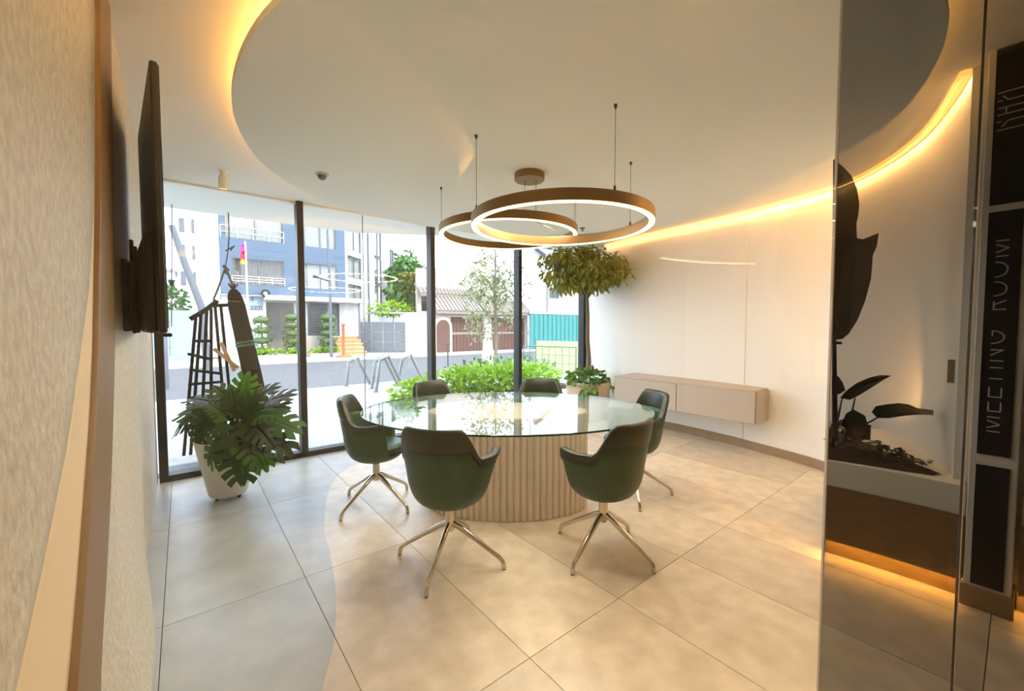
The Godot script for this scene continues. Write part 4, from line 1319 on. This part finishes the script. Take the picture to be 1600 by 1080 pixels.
func build_blue_house():
	var z := -22.8
	var t := thing("apartment_building", "blue and white apartment building across the street with a name sign and balconies", "building", Vector3.ZERO)
	var holes := [[1.60, 5.45, 3.98, 6.95], [4.86, 5.43, 6.43, 6.95], [1.83, 3.34, 3.98, 4.59], [4.84, 3.32, 6.45, 4.62]]
	obj("facade", G.new().pierced(1.40, 2.90, 6.88, 7.6, z - 0.35, z, holes), M.blue_wall, t)
	var kinds := ["curtain", "curtain", "grey curtain", "blind"]
	for i in 4: street_window(t, z, holes[i], kinds[i])
	for y in [4.72, 5.05]:
		obj("joint_line", G.new().span(Vector3(1.40, y, z - 0.001), Vector3(6.88, y + 0.025, z + 0.006)), M.grey_metal, t)
	railing(t, 1.83, 3.98, 3.40, 3.75, z + 0.01, 3, M.white_wall)
	railing(t, 1.45, 3.98, 5.45, 6.0, z + 0.01, 2, M.white_wall)
	# white stair tower on the left
	obj("side_pier", G.new().span(Vector3(0.55, 0, z - 1.0), Vector3(1.38, 7.6, z - 0.2)), M.white_wall, t)
	obj("side_pier", G.new().span(Vector3(0.80, 0, z - 0.2), Vector3(1.0, 7.6, z - 0.05)), M.stone_trim, t)
	# ground floor
	obj("ground_wall", G.new().pierced(1.40, -0.05, 7.7, 2.88, z - 0.6, z - 0.3, [[3.20, -0.05, 4.47, 2.62], [5.05, 0.9, 6.10, 2.66], [6.20, 0.9, 7.05, 2.66]]), M.white_wall, t)
	obj("recess_wall", G.new().span(Vector3(3.0, 0, z - 1.7), Vector3(7.6, 2.85, z - 1.5)), M.grey_wall, t)
	obj("recess_side", G.new().span(Vector3(3.05, 0, z - 1.5), Vector3(3.20, 2.8, z - 0.6)), M.grey_wall, t)
	obj("garden_wall", G.new().span(Vector3(4.5, -0.05, z + 0.2), Vector3(6.12, 0.95, z + 0.38)), M.stone_trim, t)
	obj("canopy_slab", G.new().span(Vector3(3.1, 2.68, z - 0.3), Vector3(7.9, 2.90, z + 0.5)), M.white_wall, t)
	for k in 14:
		obj("louver", G.new().span(Vector3(5.12, 1.12 + k * 0.108, z + 0.02), Vector3(6.05, 1.17 + k * 0.108, z + 0.08)), M.dark_metal, t)
	obj("entrance_door", G.new().span(Vector3(6.22, 0.9, z - 0.5), Vector3(7.02, 2.64, z - 0.42)), M.grey_metal, t)
	obj("door_post", G.new().span(Vector3(7.42, -0.05, z + 0.3), Vector3(7.50, 2.7, z + 0.38)), M.grey_metal, t)
	for k in 5:
		obj("step", G.new().span(Vector3(6.15 + 0.0 * k, -0.05, z - 0.2), Vector3(7.45, 0.9 - k * 0.19, z + 0.25 + k * 0.28)), M.orange_step, t)
		obj("step_nosing", G.new().span(Vector3(6.13, 0.865 - k * 0.19, z + 0.25 + k * 0.28), Vector3(7.47, 0.905 - k * 0.19, z + 0.29 + k * 0.28)), M.stone_trim, t)
	# name plate
	var sg := obj("name_plate", G.new().cbox(Vector3(2.77, 2.54, z - 0.27), Vector3(0.54, 0.66, 0.05), 0.01), M.pale_blue, t)
	var tm := TextMesh.new()
	tm.text = "zen"
	tm.font_size = 64
	tm.pixel_size = 0.0048
	tm.depth = 0.02
	var sf := SystemFont.new()
	sf.font_names = PackedStringArray(["Droid Serif"])
	tm.font = sf
	var letters := obj("name_lettering", tm, M.dark_metal, sg)
	letters.position = Vector3(2.79, 2.34, z - 0.23)
	var mk := G.new()
	mk.box(Vector3(2.63, 2.72, z - 0.24), Vector3(0.10, 0.20, 0.015))
	obj("plate_mark", mk, M.grey_metal, sg)
	# white wing that turns away to the right
	var d := Vector3(0.72, 0, -0.69)
	var wing := Transform3D(Basis(d, Vector3.UP, Vector3(0.69, 0, 0.72)), Vector3(6.88, 0, z))
	var wg := G.new()
	wg.pierced(0, -0.05, 9.0, 8.6, -0.4, 0.0, [[0.25, 5.6, 1.75, 6.9], [0.25, 4.1, 1.75, 5.3], [0.25, 2.9, 1.75, 3.75], [3.4, 2.4, 4.4, 7.4], [5.6, 3.0, 6.3, 4.4], [5.6, 5.2, 6.3, 6.6]])
	var wm := obj("white_wing", wg, M.white_wall, t)
	wm.transform = wing
	for h in [[0.25, 5.6, 1.75, 6.9, "curtain"], [0.25, 4.1, 1.75, 5.3, "curtain"], [0.25, 2.9, 1.75, 3.75, "blind"], [3.4, 2.4, 4.4, 4.0, "blind"], [3.4, 4.1, 4.4, 5.7, "blind"], [3.4, 5.8, 4.4, 7.4, "blind"], [5.6, 3.0, 6.3, 4.4, "dark"], [5.6, 5.2, 6.3, 6.6, "dark"]]:
		var w: MeshInstance3D = street_window(t, 0.0, h.slice(0, 4), h[4])
		w.transform = wing
	var pipe := obj("drain_pipe", G.new().tube([Vector3(2.5, 0, 0.06), Vector3(2.5, 8.4, 0.06)], [0.05], 8), M.grey_metal, t)
	pipe.transform = wing

func topiary(x: float, z: float, label: String, tiers: int, s: float):
	var t := thing("topiary_shrub", label, "shrub", Vector3(x, -0.05, z), 0.0, "tiered topiary shrubs in front of the blue building")
	obj("trunk", G.new().tube([Vector3(0, 0, 0), Vector3(0.02, 1.0 * s, 0), Vector3(0, 1.9 * s, 0)], [0.05, 0.04, 0.03], 7), M.bark, t)
	for k in tiers:
		var y := (0.35 + 1.55 * k / (tiers - 1.0)) * s
		var r := (0.42 if k == 0 else 0.40) * s
		var g = G.new().lathe([Vector2(0, y - 0.16 * s), Vector2(r * 0.7, y - 0.13 * s), Vector2(r, y), Vector2(r * 0.75, y + 0.14 * s), Vector2(0, y + 0.19 * s)], 14)
		obj("tier", g, M.topiary, t)
	foliage(t, "leaves", Vector3(0, 1.1 * s, 0), Vector3(0.44, 1.0, 0.44) * s, 260, 0.11, small_leaf(0.35), M.topiary, int(x * 100), 0.0, 0.85)

func tile_roof(parent: Node, x0: float, x1: float, y0: float, z0: float, y1: float, z1: float):
	# barrel tiles: one tapered ridge for each column
	var cols := int((x1 - x0) / 0.24)
	obj("roof_deck", G.new().ext(PackedVector2Array([Vector2(z0, y0), Vector2(z1, y1), Vector2(z1, y1 - 0.12), Vector2(z0, y0 - 0.12)]), Transform3D(Basis(Vector3(0, 0, 1), Vector3.UP, Vector3(1, 0, 0)), Vector3(x0, 0, 0)), x1 - x0), M.terracotta, parent)
	var g := G.new()
	g.tube([Vector3(0, y0 + 0.02, z0), Vector3(0, y1 + 0.02, z1)], [0.085, 0.075], 8)
	var mesh := g.commit()
	for k in cols:
		var o := obj("roof_tile_row", mesh, M.terracotta, parent)
		o.position.x = x0 + (k + 0.5) * (x1 - x0) / cols

func arch_poly(w: float, h: float, r: float) -> PackedVector2Array:
	var p := PackedVector2Array([Vector2(-w / 2, 0)])
	for k in 11:
		var a := PI - PI * k / 10.0
		p.append(Vector2(cos(a) * w / 2, h - r + sin(a) * r))
	p.append(Vector2(w / 2, 0))
	return p

func build_spanish_house():
	# parallel to the street further right
	var z := -20.6
	var t := thing("tiled_house", "old white house with barrel-tile roofs, arched door and brown wooden gates", "house", Vector3.ZERO)
	var X := func(u: float) -> float: return on_z(u, 500, z).x
	var Y := func(u: float, v: float) -> float: return on_z(u, v, z).y
	var x0: float = X.call(677)
	var x1: float = X.call(825)
	obj("street_wall", G.new().pierced(x0, -0.05, x1, Y.call(760, 486), z - 0.3, z, [[X.call(704), -0.05, X.call(756), Y.call(730, 496)], [X.call(768), -0.05, X.call(821), Y.call(795, 496)]]), M.stone_trim, t)
	tile_roof(t, x0, x1, Y.call(760, 489), z + 0.45, Y.call(760, 474) + 0.25, z - 0.6)
	var ax: float = X.call(691)
	obj("arch_frame", G.new().ext(arch_poly(1.15, 2.0, 0.55), Transform3D(Basis(), Vector3(ax, -0.05, z)), 0.10), M.white_wall, t)
	obj("arched_door", G.new().ext(arch_poly(0.85, 1.85, 0.42), Transform3D(Basis(), Vector3(ax, -0.05, z + 0.04)), 0.08), M.brown_gate, t)
	for q in [[704, 756], [768, 821]]:
		var gx0: float = X.call(q[0])
		var gx1: float = X.call(q[1])
		var gate := obj("wooden_gate", G.new().span(Vector3(gx0, -0.05, z - 0.2), Vector3(gx1, Y.call(q[0], 496), z - 0.16)), M.brown_gate, t)
		var n := 10
		for k in n:
			var a := lerpf(gx0, gx1, k / float(n))
			obj("plank", G.new().cbox(Vector3(a + (gx1 - gx0) / n * 0.5, 0.82, z - 0.13), Vector3((gx1 - gx0) / n - 0.02, 1.66, 0.05), 0.008), M.brown_gate, gate)
		obj("rail", G.new().span(Vector3(gx0, 0.95, z - 0.11), Vector3(gx1, 1.08, z - 0.07)), M.terracotta, gate)
	# upper storey set back
	obj("upper_wall", G.new().pierced(x0, 1.8, X.call(810), 4.9, z - 2.2, z - 2.0, [[X.call(684), 2.35, X.call(744), 3.2]]), M.stone_trim, t)
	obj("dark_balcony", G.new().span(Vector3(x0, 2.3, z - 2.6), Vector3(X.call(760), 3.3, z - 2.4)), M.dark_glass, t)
	tile_roof(t, x0, X.call(775), 3.35, z - 1.5, 4.05, z - 2.4)
	obj("top_wall", G.new().span(Vector3(X.call(690), 3.9, z - 3.2), Vector3(X.call(770), 4.8, z - 2.9)), M.grey_wall, t)
	tile_roof(t, X.call(688), X.call(780), 4.55, z - 2.5, 5.1, z - 3.4)
	obj("balustrade", G.new().span(Vector3(X.call(681), 1.98, z - 1.2), Vector3(X.call(770), 2.2, z - 1.1)), M.white_wall, t)

func build_right_street():
	var z := -20.0
	var w := thing("white_corner_house", "plain white building with a small window behind the teal gate", "house", Vector3.ZERO)
	var X := func(u: float, zz: float) -> float: return on_z(u, 500, zz).x
	obj("wall", G.new().pierced(X.call(834, z), -0.05, X.call(985, z), 8.0, z - 0.5, z - 0.2, [[on_z(861, 460, z).x, on_z(861, 466, z).y, on_z(877, 460, z).x, on_z(877, 451, z).y]]), M.white_wall, w)
	street_window(w, z - 0.2, [on_z(861, 460, z).x, on_z(861, 466, z).y, on_z(877, 460, z).x, on_z(877, 451, z).y], "dark")
	obj("roof_edge", G.new().tube([on_z(837, 388, z), on_z(848, 396, z), on_z(860, 408, z)], [0.12], 6), M.grey_metal, w)
	obj("drain_pipe", G.new().tube([Vector3(X.call(858, z), 0, z - 0.1), Vector3(X.call(858, z), 4.6, z - 0.1)], [0.09], 8), M.grey_wall, w)
	var g := thing("teal_gate", "teal corrugated metal gate in front of the white building", "gate", Vector3.ZERO)
	var x0: float = X.call(827, z)
	var x1: float = X.call(912, z)
	var top: float = on_z(860, 491, z).y
	var n := 26
	for k in n:
		var a := lerpf(x0, x1, k / float(n))
		obj("sheet", G.new().cbox(Vector3(a + (x1 - x0) / n * 0.5, top * 0.5, z + (0.03 if k % 2 else 0.08)), Vector3((x1 - x0) / n, top, 0.05), 0.01), M.teal, g)
	obj("top_rail", G.new().span(Vector3(x0, top, z), Vector3(x1, top + 0.12, z + 0.12)), M.white_wall, g)
	# grey gate and white boundary wall left of the old house
	var gg := thing("grey_gate", "grey metal garage gate beside the orange steps", "gate", Vector3.ZERO)
	for k in 4:
		var a := Vector3(7.75, 0, -23.2).lerp(Vector3(9.85, 0, -21.9), k / 4.0)
		var b := Vector3(7.75, 0, -23.2).lerp(Vector3(9.85, 0, -21.9), (k + 1) / 4.0)
		var m := (a + b) * 0.5
		for r in 3:
			obj("gate_panel", G.new().cbox(Vector3(m.x, 0.28 + r * 0.56, m.z), Vector3(a.distance_to(b) - 0.03, 0.54, 0.06), 0.01, Basis(Vector3.UP, -atan2(b.z - a.z, b.x - a.x))), M.grey_metal, gg)
	var bw := thing("boundary_wall", "white rendered boundary wall between the grey gate and the old house", "wall", Vector3.ZERO)
	obj("wall_body", G.new().prism(PackedVector2Array([Vector2(9.87, -21.95), Vector2(11.35, -21.1), Vector2(13.2, -20.75), Vector2(13.2, -21.2), Vector2(11.3, -21.5), Vector2(9.7, -22.3)]), -0.05, 2.15), M.white_wall, bw)
	obj("coping", G.new().prism(PackedVector2Array([Vector2(8.2, -23.6), Vector2(9.85, -21.9), Vector2(11.37, -21.04), Vector2(13.2, -20.7), Vector2(13.2, -21.3), Vector2(11.3, -21.6), Vector2(8.4, -24.0)]), 2.15, 2.22), M.stone_trim, bw)
	# tree behind the wall
	var tr := thing("broadleaf_tree", "dense green tree behind the white boundary wall", "tree", Vector3(11.3, 0, -24.6))
	obj("trunk", G.new().tube([Vector3(0.3, 0, 0), Vector3(0.25, 1.6, 0), Vector3(0.1, 3.2, 0)], [0.14, 0.12, 0.08], 8), M.bark, tr)
	for k in 7:
		var a := TAU * k / 7.0
		obj("branch", G.new().tube([Vector3(0.2, 2.2, 0), Vector3(cos(a) * 0.7, 3.6 + 0.2 * (k % 3), sin(a) * 0.7)], [0.05, 0.02], 6), M.bark, tr)
	foliage(tr, "leaves", Vector3(0.0, 4.25, 0), Vector3(1.45, 2.0, 1.4), 3000, 0.34, small_leaf(0.24), M.tree_leaf, 201, 0.35, 0.35, 60)
	var hb := thing("wall_top_shrub", "green shrubs showing over the boundary wall below the tree", "shrub", Vector3(9.6, 2.2, -23.0))
	foliage(hb, "leaves", Vector3(0, 0.25, 0), Vector3(1.5, 0.45, 0.5), 420, 0.2, small_leaf(0.3), M.hedge, 202, 0.0, 0.2)
	obj("stems", G.new().tube([Vector3(0, -2.2, 0), Vector3(0, 0.2, 0)], [0.04, 0.02], 6), M.bark, hb)
	# mesh fence and pale green board
	var fz := -8.8
	var f := thing("wire_mesh_fence", "low steel wire mesh fence panel on the pavement behind the hedge", "fence", Vector3.ZERO)
	var a0 := at(818, 582, 11.0); a0.y = -0.08
	var a1 := at(900, 582, 10.2); a1.y = -0.08
	var hgt := 0.96
	for k in 9:
		var p := a0.lerp(a1, k / 8.0)
		obj("upright_wire", G.new().tube([p, p + Vector3(0, hgt, 0)], [0.018 if k in [0, 8] else 0.008], 6), M.steel, f)
	for k in 5:
		var y := 0.1 + (hgt - 0.1) * k / 4.0
		obj("cross_wire", G.new().tube([a0 + Vector3(0, y, 0), a1 + Vector3(0, y, 0)], [0.02 if k == 4 else 0.008], 6), M.steel, f)
	var b := thing("pale_green_board", "pale lime green hoarding board behind the wire mesh fence", "board", Vector3.ZERO)
	var b0 := at(838, 580, 13.2); var b1 := at(905, 580, 12.4)
	var bm := (b0 + b1) * 0.5
	obj("panel", G.new().cbox(Vector3(bm.x, 0.44, bm.z), Vector3(b0.distance_to(b1), 1.0, 0.05), 0.01, Basis(Vector3.UP, -atan2(b1.z - b0.z, b1.x - b0.x))), M.lime_panel, b)
	for e in [b0, b1]: obj("post", G.new().tube([Vector3(e.x, -0.08, e.z), Vector3(e.x, 1.0, e.z)], [0.03], 6), M.steel, b)

func build_left_street():
	var z := -22.6
	var f := thing("pale_blue_wall", "low pale blue panelled fence wall at the left side of the street", "fence", Vector3.ZERO)
	var x0 := -4.0
	var x1 := 0.45
	for k in 5:
		for r in 4:
			var a := lerpf(x0, x1, k / 5.0)
			obj("panel", G.new().cbox(Vector3(a + (x1 - x0) / 10.0, 0.25 + r * 0.53, z), Vector3((x1 - x0) / 5.0 - 0.02, 0.51, 0.12), 0.012), M.pale_blue, f)
	var tw := thing("distant_tower", "tall pale apartment tower far behind the fence wall", "building", Vector3(0.9, 0, -38.0))
	obj("body", G.new().span(Vector3(-1.2, 0, -4), Vector3(0.6, 16, 0)), M.white_wall, tw)
	for k in 6:
		for c in 2:
			obj("window", G.new().span(Vector3(-0.9 + c * 0.7, 4.4 + k * 1.9, 0.0), Vector3(-0.6 + c * 0.7, 5.4 + k * 1.9, 0.03)), M.grey_metal, tw)
	var wh := thing("distant_white_house", "small white house far behind the fence wall", "house", Vector3(-1.6, 0, -31.0))
	obj("body", G.new().span(Vector3(-2.4, 0, -3), Vector3(1.35, 4.6, 0)), M.white_wall, wh)
	for c in 3: obj("window", G.new().span(Vector3(-0.2 + c * 0.5, 3.2, 0.0), Vector3(0.15 + c * 0.5, 3.7, 0.04)), M.dark_glass, wh)
	obj("flat_roof", G.new().span(Vector3(-2.5, 4.6, -3.1), Vector3(1.45, 4.75, 0.1)), M.grey_wall, wh)
	var sh := thing("street_tree", "small bushy tree behind the fence wall at the far left", "tree", Vector3(-0.5, 0, -25.5))
	obj("trunk", G.new().tube([Vector3(0, 0, 0), Vector3(0, 2.2, 0)], [0.08, 0.05], 6), M.bark, sh)
	foliage(sh, "leaves", Vector3(0, 2.6, 0), Vector3(0.8, 0.75, 0.7), 520, 0.22, small_leaf(0.3), M.hedge_dark, 203, 0.0, 0.2)
	var up := thing("utility_pole", "grey steel utility pole leaning over the fence wall", "pole", Vector3.ZERO)
	obj("shaft", G.new().tube([Vector3(on_z(322, 497, -17.0).x, -0.14, -17.0), on_z(315, 481, -17.0), on_z(290, 415, -17.0), on_z(268, 352, -17.0)], [0.11, 0.11, 0.10, 0.09], 10), M.grey_metal, up)
	var bo := thing("steel_bollard", "short grey steel post on the pavement at the far left", "bollard", Vector3(on_z(257, 560, -13.2).x, -0.14, -13.2))
	obj("post", G.new().lathe([Vector2(0.07, 0), Vector2(0.07, 1.5), Vector2(0.05, 1.54), Vector2(0, 1.55)], 12), M.grey_metal, bo)

func build_street_furniture():
	var lp := thing("street_lamp", "slim grey street lamp in front of the blue building", "street lamp", Vector3(5.50, -0.05, -20.6))
	obj("post", G.new().tube([Vector3(0, 0, 0), Vector3(0, 3.2, 0), Vector3(-0.08, 6.3, 0)], [0.075, 0.06, 0.045], 10), M.grey_metal, lp)
	obj("lamp_head", G.new().tube([Vector3(-0.03, 3.6, 0), Vector3(-0.5, 3.72, 0.1), Vector3(-0.75, 3.78, 0.1)], [0.03, 0.03, 0.07], 8), M.dark_metal, lp)
	var cone := thing("orange_post", "orange traffic post on a round base at the far kerb", "traffic post", Vector3(5.98, -0.05, -20.3))
	obj("base", G.new().lathe([Vector2(0.36, 0), Vector2(0.36, 0.05), Vector2(0.1, 0.12), Vector2(0, 0.12)], 16), M.orange, cone)
	obj("post", G.new().lathe([Vector2(0.07, 0.1), Vector2(0.06, 1.5), Vector2(0.085, 1.52), Vector2(0.085, 1.6), Vector2(0, 1.62)], 12), M.orange, cone)
	# banner on a pole beside the sign
	var fl := thing("festive_banner", "small pink and orange banner hanging on a pole before the blue building", "banner", Vector3(2.2, -0.05, -21.6))
	obj("pole", G.new().tube([Vector3(0.12, 0, 0), Vector3(0.06, 5.2, 0)], [0.035], 8), M.white_wall, fl)
	for q in [[4.75, 5.1, mat(rgb8(220, 40, 130), 0.8)], [4.45, 4.8, mat(rgb8(200, 30, 50), 0.8)], [4.2, 4.5, mat(rgb8(250, 180, 60), 0.8)]]:
		var rows := []
		for k in 4:
			var s := k / 3.0
			rows.append(PackedVector3Array([Vector3(-0.12 - 0.03 * sin(s * 6), lerpf(q[0], q[1], s), 0.03 * sin(s * 5)), Vector3(0.0, lerpf(q[0], q[1], s), 0.08 * cos(s * 4)), Vector3(0.10 + 0.03 * sin(s * 4), lerpf(q[0], q[1], s), -0.03)]))
		obj("cloth", G.new().surf(rows), q[2], fl)
	var cam := thing("round_wall_lamp", "round black lamp on the facade above the garage recess", "lamp", Vector3(3.12, 2.98, -22.7))
	obj("ring", G.new().tube([Vector3(0, 0, -0.08), Vector3(0, 0, 0.1)], [0.15, 0.2], 14), M.black_frame, cam)
	obj("lens", G.new().tube([Vector3(0, 0, 0.101), Vector3(0, 0, 0.12)], [0.09], 12), M.curtain, cam)
	topiary(2.85, -22.1, "tiered topiary shrub below the name sign, leftmost of three", 4, 0.92)
	topiary(4.20, -22.1, "tiered topiary shrub in front of the garage recess, middle of three", 5, 1.0)
	topiary(5.72, -21.9, "tiered topiary shrub beside the louvered screen, rightmost of three", 5, 1.0)
	for q in [[2.9, 1.6, 301, "low yellow-green flower bed under the left topiary shrubs"], [5.45, 0.7, 302, "low yellow-green flower bed beside the orange steps"]]:
		var bd := thing("flower_bed", q[3], "flower bed", Vector3(q[0], -0.05, -21.6), 0.0, "flower beds at the far kerb")
		obj("edging", G.new().cbox(Vector3(0, 0.08, 0.25), Vector3(q[1] * 2, 0.16, 0.08), 0.01), M.stone_trim, bd)
		foliage(bd, "leaves", Vector3(0, 0.22, 0), Vector3(q[1], 0.22, 0.25), 300, 0.14, small_leaf(0.35), M.hedge, q[2], 0.0, 0.1)
	# bicycle stands: bent flat steel hoops
	var hoops := [[539, 622, 545, 566, 558, 557, 588, 618, 10.1], [579, 624, 586, 565, 600, 556, 624, 606, 9.7], [585, 630, 594, 563, 606, 555, 633, 611, 9.2], [620, 606, 628, 562, 641, 553, 662, 596, 10.6]]
	var names := ["bent steel bicycle stand, leftmost on the pavement", "bent steel bicycle stand, second from the left", "bent steel bicycle stand nearest the window, third from the left", "bent steel bicycle stand, rightmost beside the hedge"]
	for i in 4:
		var h: Array = hoops[i]
		var s := thing("bicycle_stand", names[i], "bicycle rack", Vector3.ZERO, 0.0, "bicycle stands on the pavement")
		var p0 := at(h[0], h[1], h[8]); var p1 := at(h[2], h[3], h[8]); var p2 := at(h[4], h[5], h[8] + 0.1); var p3 := at(h[6], h[7], h[8] + 0.5)
		var k0 := p0 + (p0 - p1) * ((p0.y + 0.08) / maxf(p1.y - p0.y, 0.01))
		var k3 := p3 + (p3 - p2) * ((p3.y + 0.08) / maxf(p2.y - p3.y, 0.01))
		obj("hoop", G.new().tube([k0, p1, p1.lerp(p2, 0.06), p2, p2.lerp(k3, 0.04), k3], [0.042], 8), M.steel, s)
		for e in [k0, k3]: obj("foot_plate", G.new().cbox(Vector3(e.x, -0.075, e.z), Vector3(0.14, 0.012, 0.14), 0.003), M.steel, s)
	# hedge and slender tree outside the window
	var hd := thing("hedge", "bright green leafy hedge outside the windows behind the table", "hedge", Vector3(4.9, -0.08, -7.3))
	obj("soil_strip", G.new().cbox(Vector3(0.4, 0.04, 0), Vector3(3.9, 0.1, 1.1), 0.01), M.soil, hd)
	foliage(hd, "leaves", Vector3(0.45, 0.28, 0.1), Vector3(2.0, 0.36, 0.5), 2400, 0.115, small_leaf(0.36), M.hedge, 210, -0.2, 0.2)
	foliage(hd, "dark_leaves", Vector3(0.9, 0.42, -0.35), Vector3(1.8, 0.34, 0.35), 900, 0.10, small_leaf(0.26), M.hedge_dark, 211, -0.2, 0.2)
	foliage(hd, "near_leaves", Vector3(-1.45, 0.22, 0.2), Vector3(0.55, 0.25, 0.45), 420, 0.115, small_leaf(0.36), M.hedge, 212, -0.2, 0.2)
	var bt := at(774, 585, 11.6); bt.y = -0.08
	var ot := thing("slender_tree", "slender young tree with sparse olive leaves outside the windows", "tree", bt)
	obj("trunk", G.new().tube([Vector3(0, 0, 0), Vector3(0.03, 1.2, 0), Vector3(-0.02, 2.4, 0), Vector3(0.02, 3.6, 0)], [0.055, 0.048, 0.04, 0.02], 8), M.bark, ot)
	for k in 16:
		var a := TAU * k * 0.382
		var y := 1.1 + 2.2 * k / 15.0
		obj("branch", G.new().tube([Vector3(0, y, 0), Vector3(cos(a) * 0.45, y + 0.35, sin(a) * 0.45), Vector3(cos(a) * 1.0, y + 0.55 + 0.2 * (k % 3), sin(a) * 1.0)], [0.018, 0.011, 0.004], 5), M.bark, ot)
	foliage(ot, "leaves", Vector3(-0.1, 2.5, 0), Vector3(1.25, 1.55, 1.1), 1500, 0.13, small_leaf(0.2), M.olive_leaf, 213, 0.1, 0.1, 50)
	var pp := at(762, 562, 17.0); pp.y = -0.14
	var pt := thing("concrete_post", "pale tapered concrete post standing on the road edge behind the slender tree", "post", pp)
	obj("trunk", G.new().lathe([Vector2(0.30, 0), Vector2(0.24, 0.4), Vector2(0.17, 1.2), Vector2(0.14, 1.5), Vector2(0, 1.55)], 14), M.stone_trim, pt)
	var tp := at(700, 585, 12.5); tp.y = -0.08
	var tb := thing("thin_post", "thin dark post with a flat cap beyond the hedge", "post", tp)
	obj("shaft", G.new().tube([Vector3(0, 0, 0), Vector3(0, 0.95, 0)], [0.02], 6), M.dark_metal, tb)
	obj("cap", G.new().cbox(Vector3(0, 0.96, 0), Vector3(0.16, 0.03, 0.1), 0.005), M.dark_metal, tb)

func build_trellis():
	# dark wooden rack hanging and standing outside, with a strapped roll
	var z := -5.7
	var P := func(u: float, v: float, dz := 0.0) -> Vector3: return on_z(u, v, z + dz)
	var t := thing("wooden_trellis", "dark slatted wooden trellis frame standing outside the left window", "trellis", Vector3.ZERO)
	var feet := -0.075
	for q in [[306, 497, 297, 600], [314, 492, 306, 600], [323, 486, 318, 600], [330, 482, 330, 600], [336, 478, 346, 590], [345, 478, 356, 585]]:
		var a: Vector3 = P.call(q[0], q[1])
		var b: Vector3 = P.call(q[2], q[3])
		var e := a + (b - a) * ((a.y - feet) / (a.y - b.y))
		obj("upright", G.new().tube([a, e], [0.016], 5), M.trellis, t)
	obj("top_beam", G.new().tube([P.call(297, 499), P.call(322, 484), P.call(340, 470)], [0.028], 6), M.trellis, t)
	obj("top_beam", G.new().tube([P.call(330, 478), P.call(372, 476)], [0.022], 6), M.trellis, t)
	for q in [[293, 553, 328, 561], [296, 578, 346, 584], [294, 601, 344, 597], [300, 533, 330, 533], [296, 622, 346, 618], [296, 645, 346, 640]]:
		obj("cross_slat", G.new().tube([P.call(q[0], q[1], 0.03), P.call(q[2], q[3], 0.03)], [0.016], 5), M.trellis, t)
	for q in [[334, 545, 372, 575], [345, 535, 366, 580]]:
		obj("tan_board", G.new().tube([P.call(q[0], q[1], 0.06), P.call(q[2], q[3], 0.06)], [0.02], 5), M.tan, t)
	var r := thing("strapped_roll", "black rolled bundle with green straps leaning on the trellis outside", "roll", Vector3.ZERO)
	var a: Vector3 = P.call(364, 452, 0.12)
	var b: Vector3 = P.call(393, 580, 0.12)
	var e := a + (b - a) * ((a.y - feet) / (a.y - b.y))
	obj("roll_body", G.new().tube([a, a.lerp(b, 0.06), a.lerp(b, 0.2), b, e], [0.03, 0.065, 0.085, 0.095, 0.095], 14), M.dark_roll, r)
	for k in [0.62, 0.66]:
		obj("strap", G.new().tube([a.lerp(b, k), a.lerp(b, k + 0.025)], [0.098], 14), M.green_strap, r)
	for k in 5:
		var an := TAU * k / 5.0
		obj("rib_tip", G.new().tube([a, a + Vector3(cos(an) * 0.05, 0.06, sin(an) * 0.05)], [0.012, 0.006], 5), M.dark_roll, r)
	var ro := thing("hanging_rope", "knotted grey rope hanging from the canopy to the trellis", "rope", Vector3.ZERO)
	var knot: Vector3 = P.call(352, 418)
	obj("main_line", G.new().tube([Vector3(P.call(357, 343).x, 2.68, z), P.call(358, 370), P.call(356, 395), knot], [0.007], 6), M.rope, ro)
	obj("leg_line", G.new().tube([knot, P.call(343, 445), P.call(333, 470)], [0.011], 6), M.rope, ro)
	obj("leg_line", G.new().tube([knot, P.call(358, 432), P.call(366, 452)], [0.014], 6), M.rope, ro)
	obj("knot", G.new().tube([knot + Vector3(-0.02, 0.02, 0), knot + Vector3(0.02, -0.03, 0.02), knot + Vector3(0.0, -0.07, 0)], [0.016, 0.022, 0.012], 8), M.rope, ro)
	obj("knot", G.new().tube([P.call(352, 392), P.call(360, 388), P.call(366, 384), P.call(360, 392)], [0.008], 6), M.rope, ro)
	var bl := thing("hanging_lantern_rod", "thin dark rod with a small funnel hanging outside beside the television", "garden ornament", Vector3.ZERO)
	obj("rod", G.new().tube([Vector3(on_z(268, 310, z).x, 2.68, z), on_z(268, 510, z)], [0.005], 5), M.dark_metal, bl)
	obj("funnel", G.new().lathe([Vector2(0.0, -0.04), Vector2(0.014, -0.03), Vector2(0.034, 0.03), Vector2(0.0, 0.03)], 10, on_z(268, 442, z)), M.dark_metal, bl)
	obj("weight", G.new().lathe([Vector2(0.0, -0.02), Vector2(0.018, -0.02), Vector2(0.018, 0.02), Vector2(0.0, 0.02)], 10, on_z(268, 303, z) + Vector3(0, -0.05, 0)), M.dark_metal, bl)
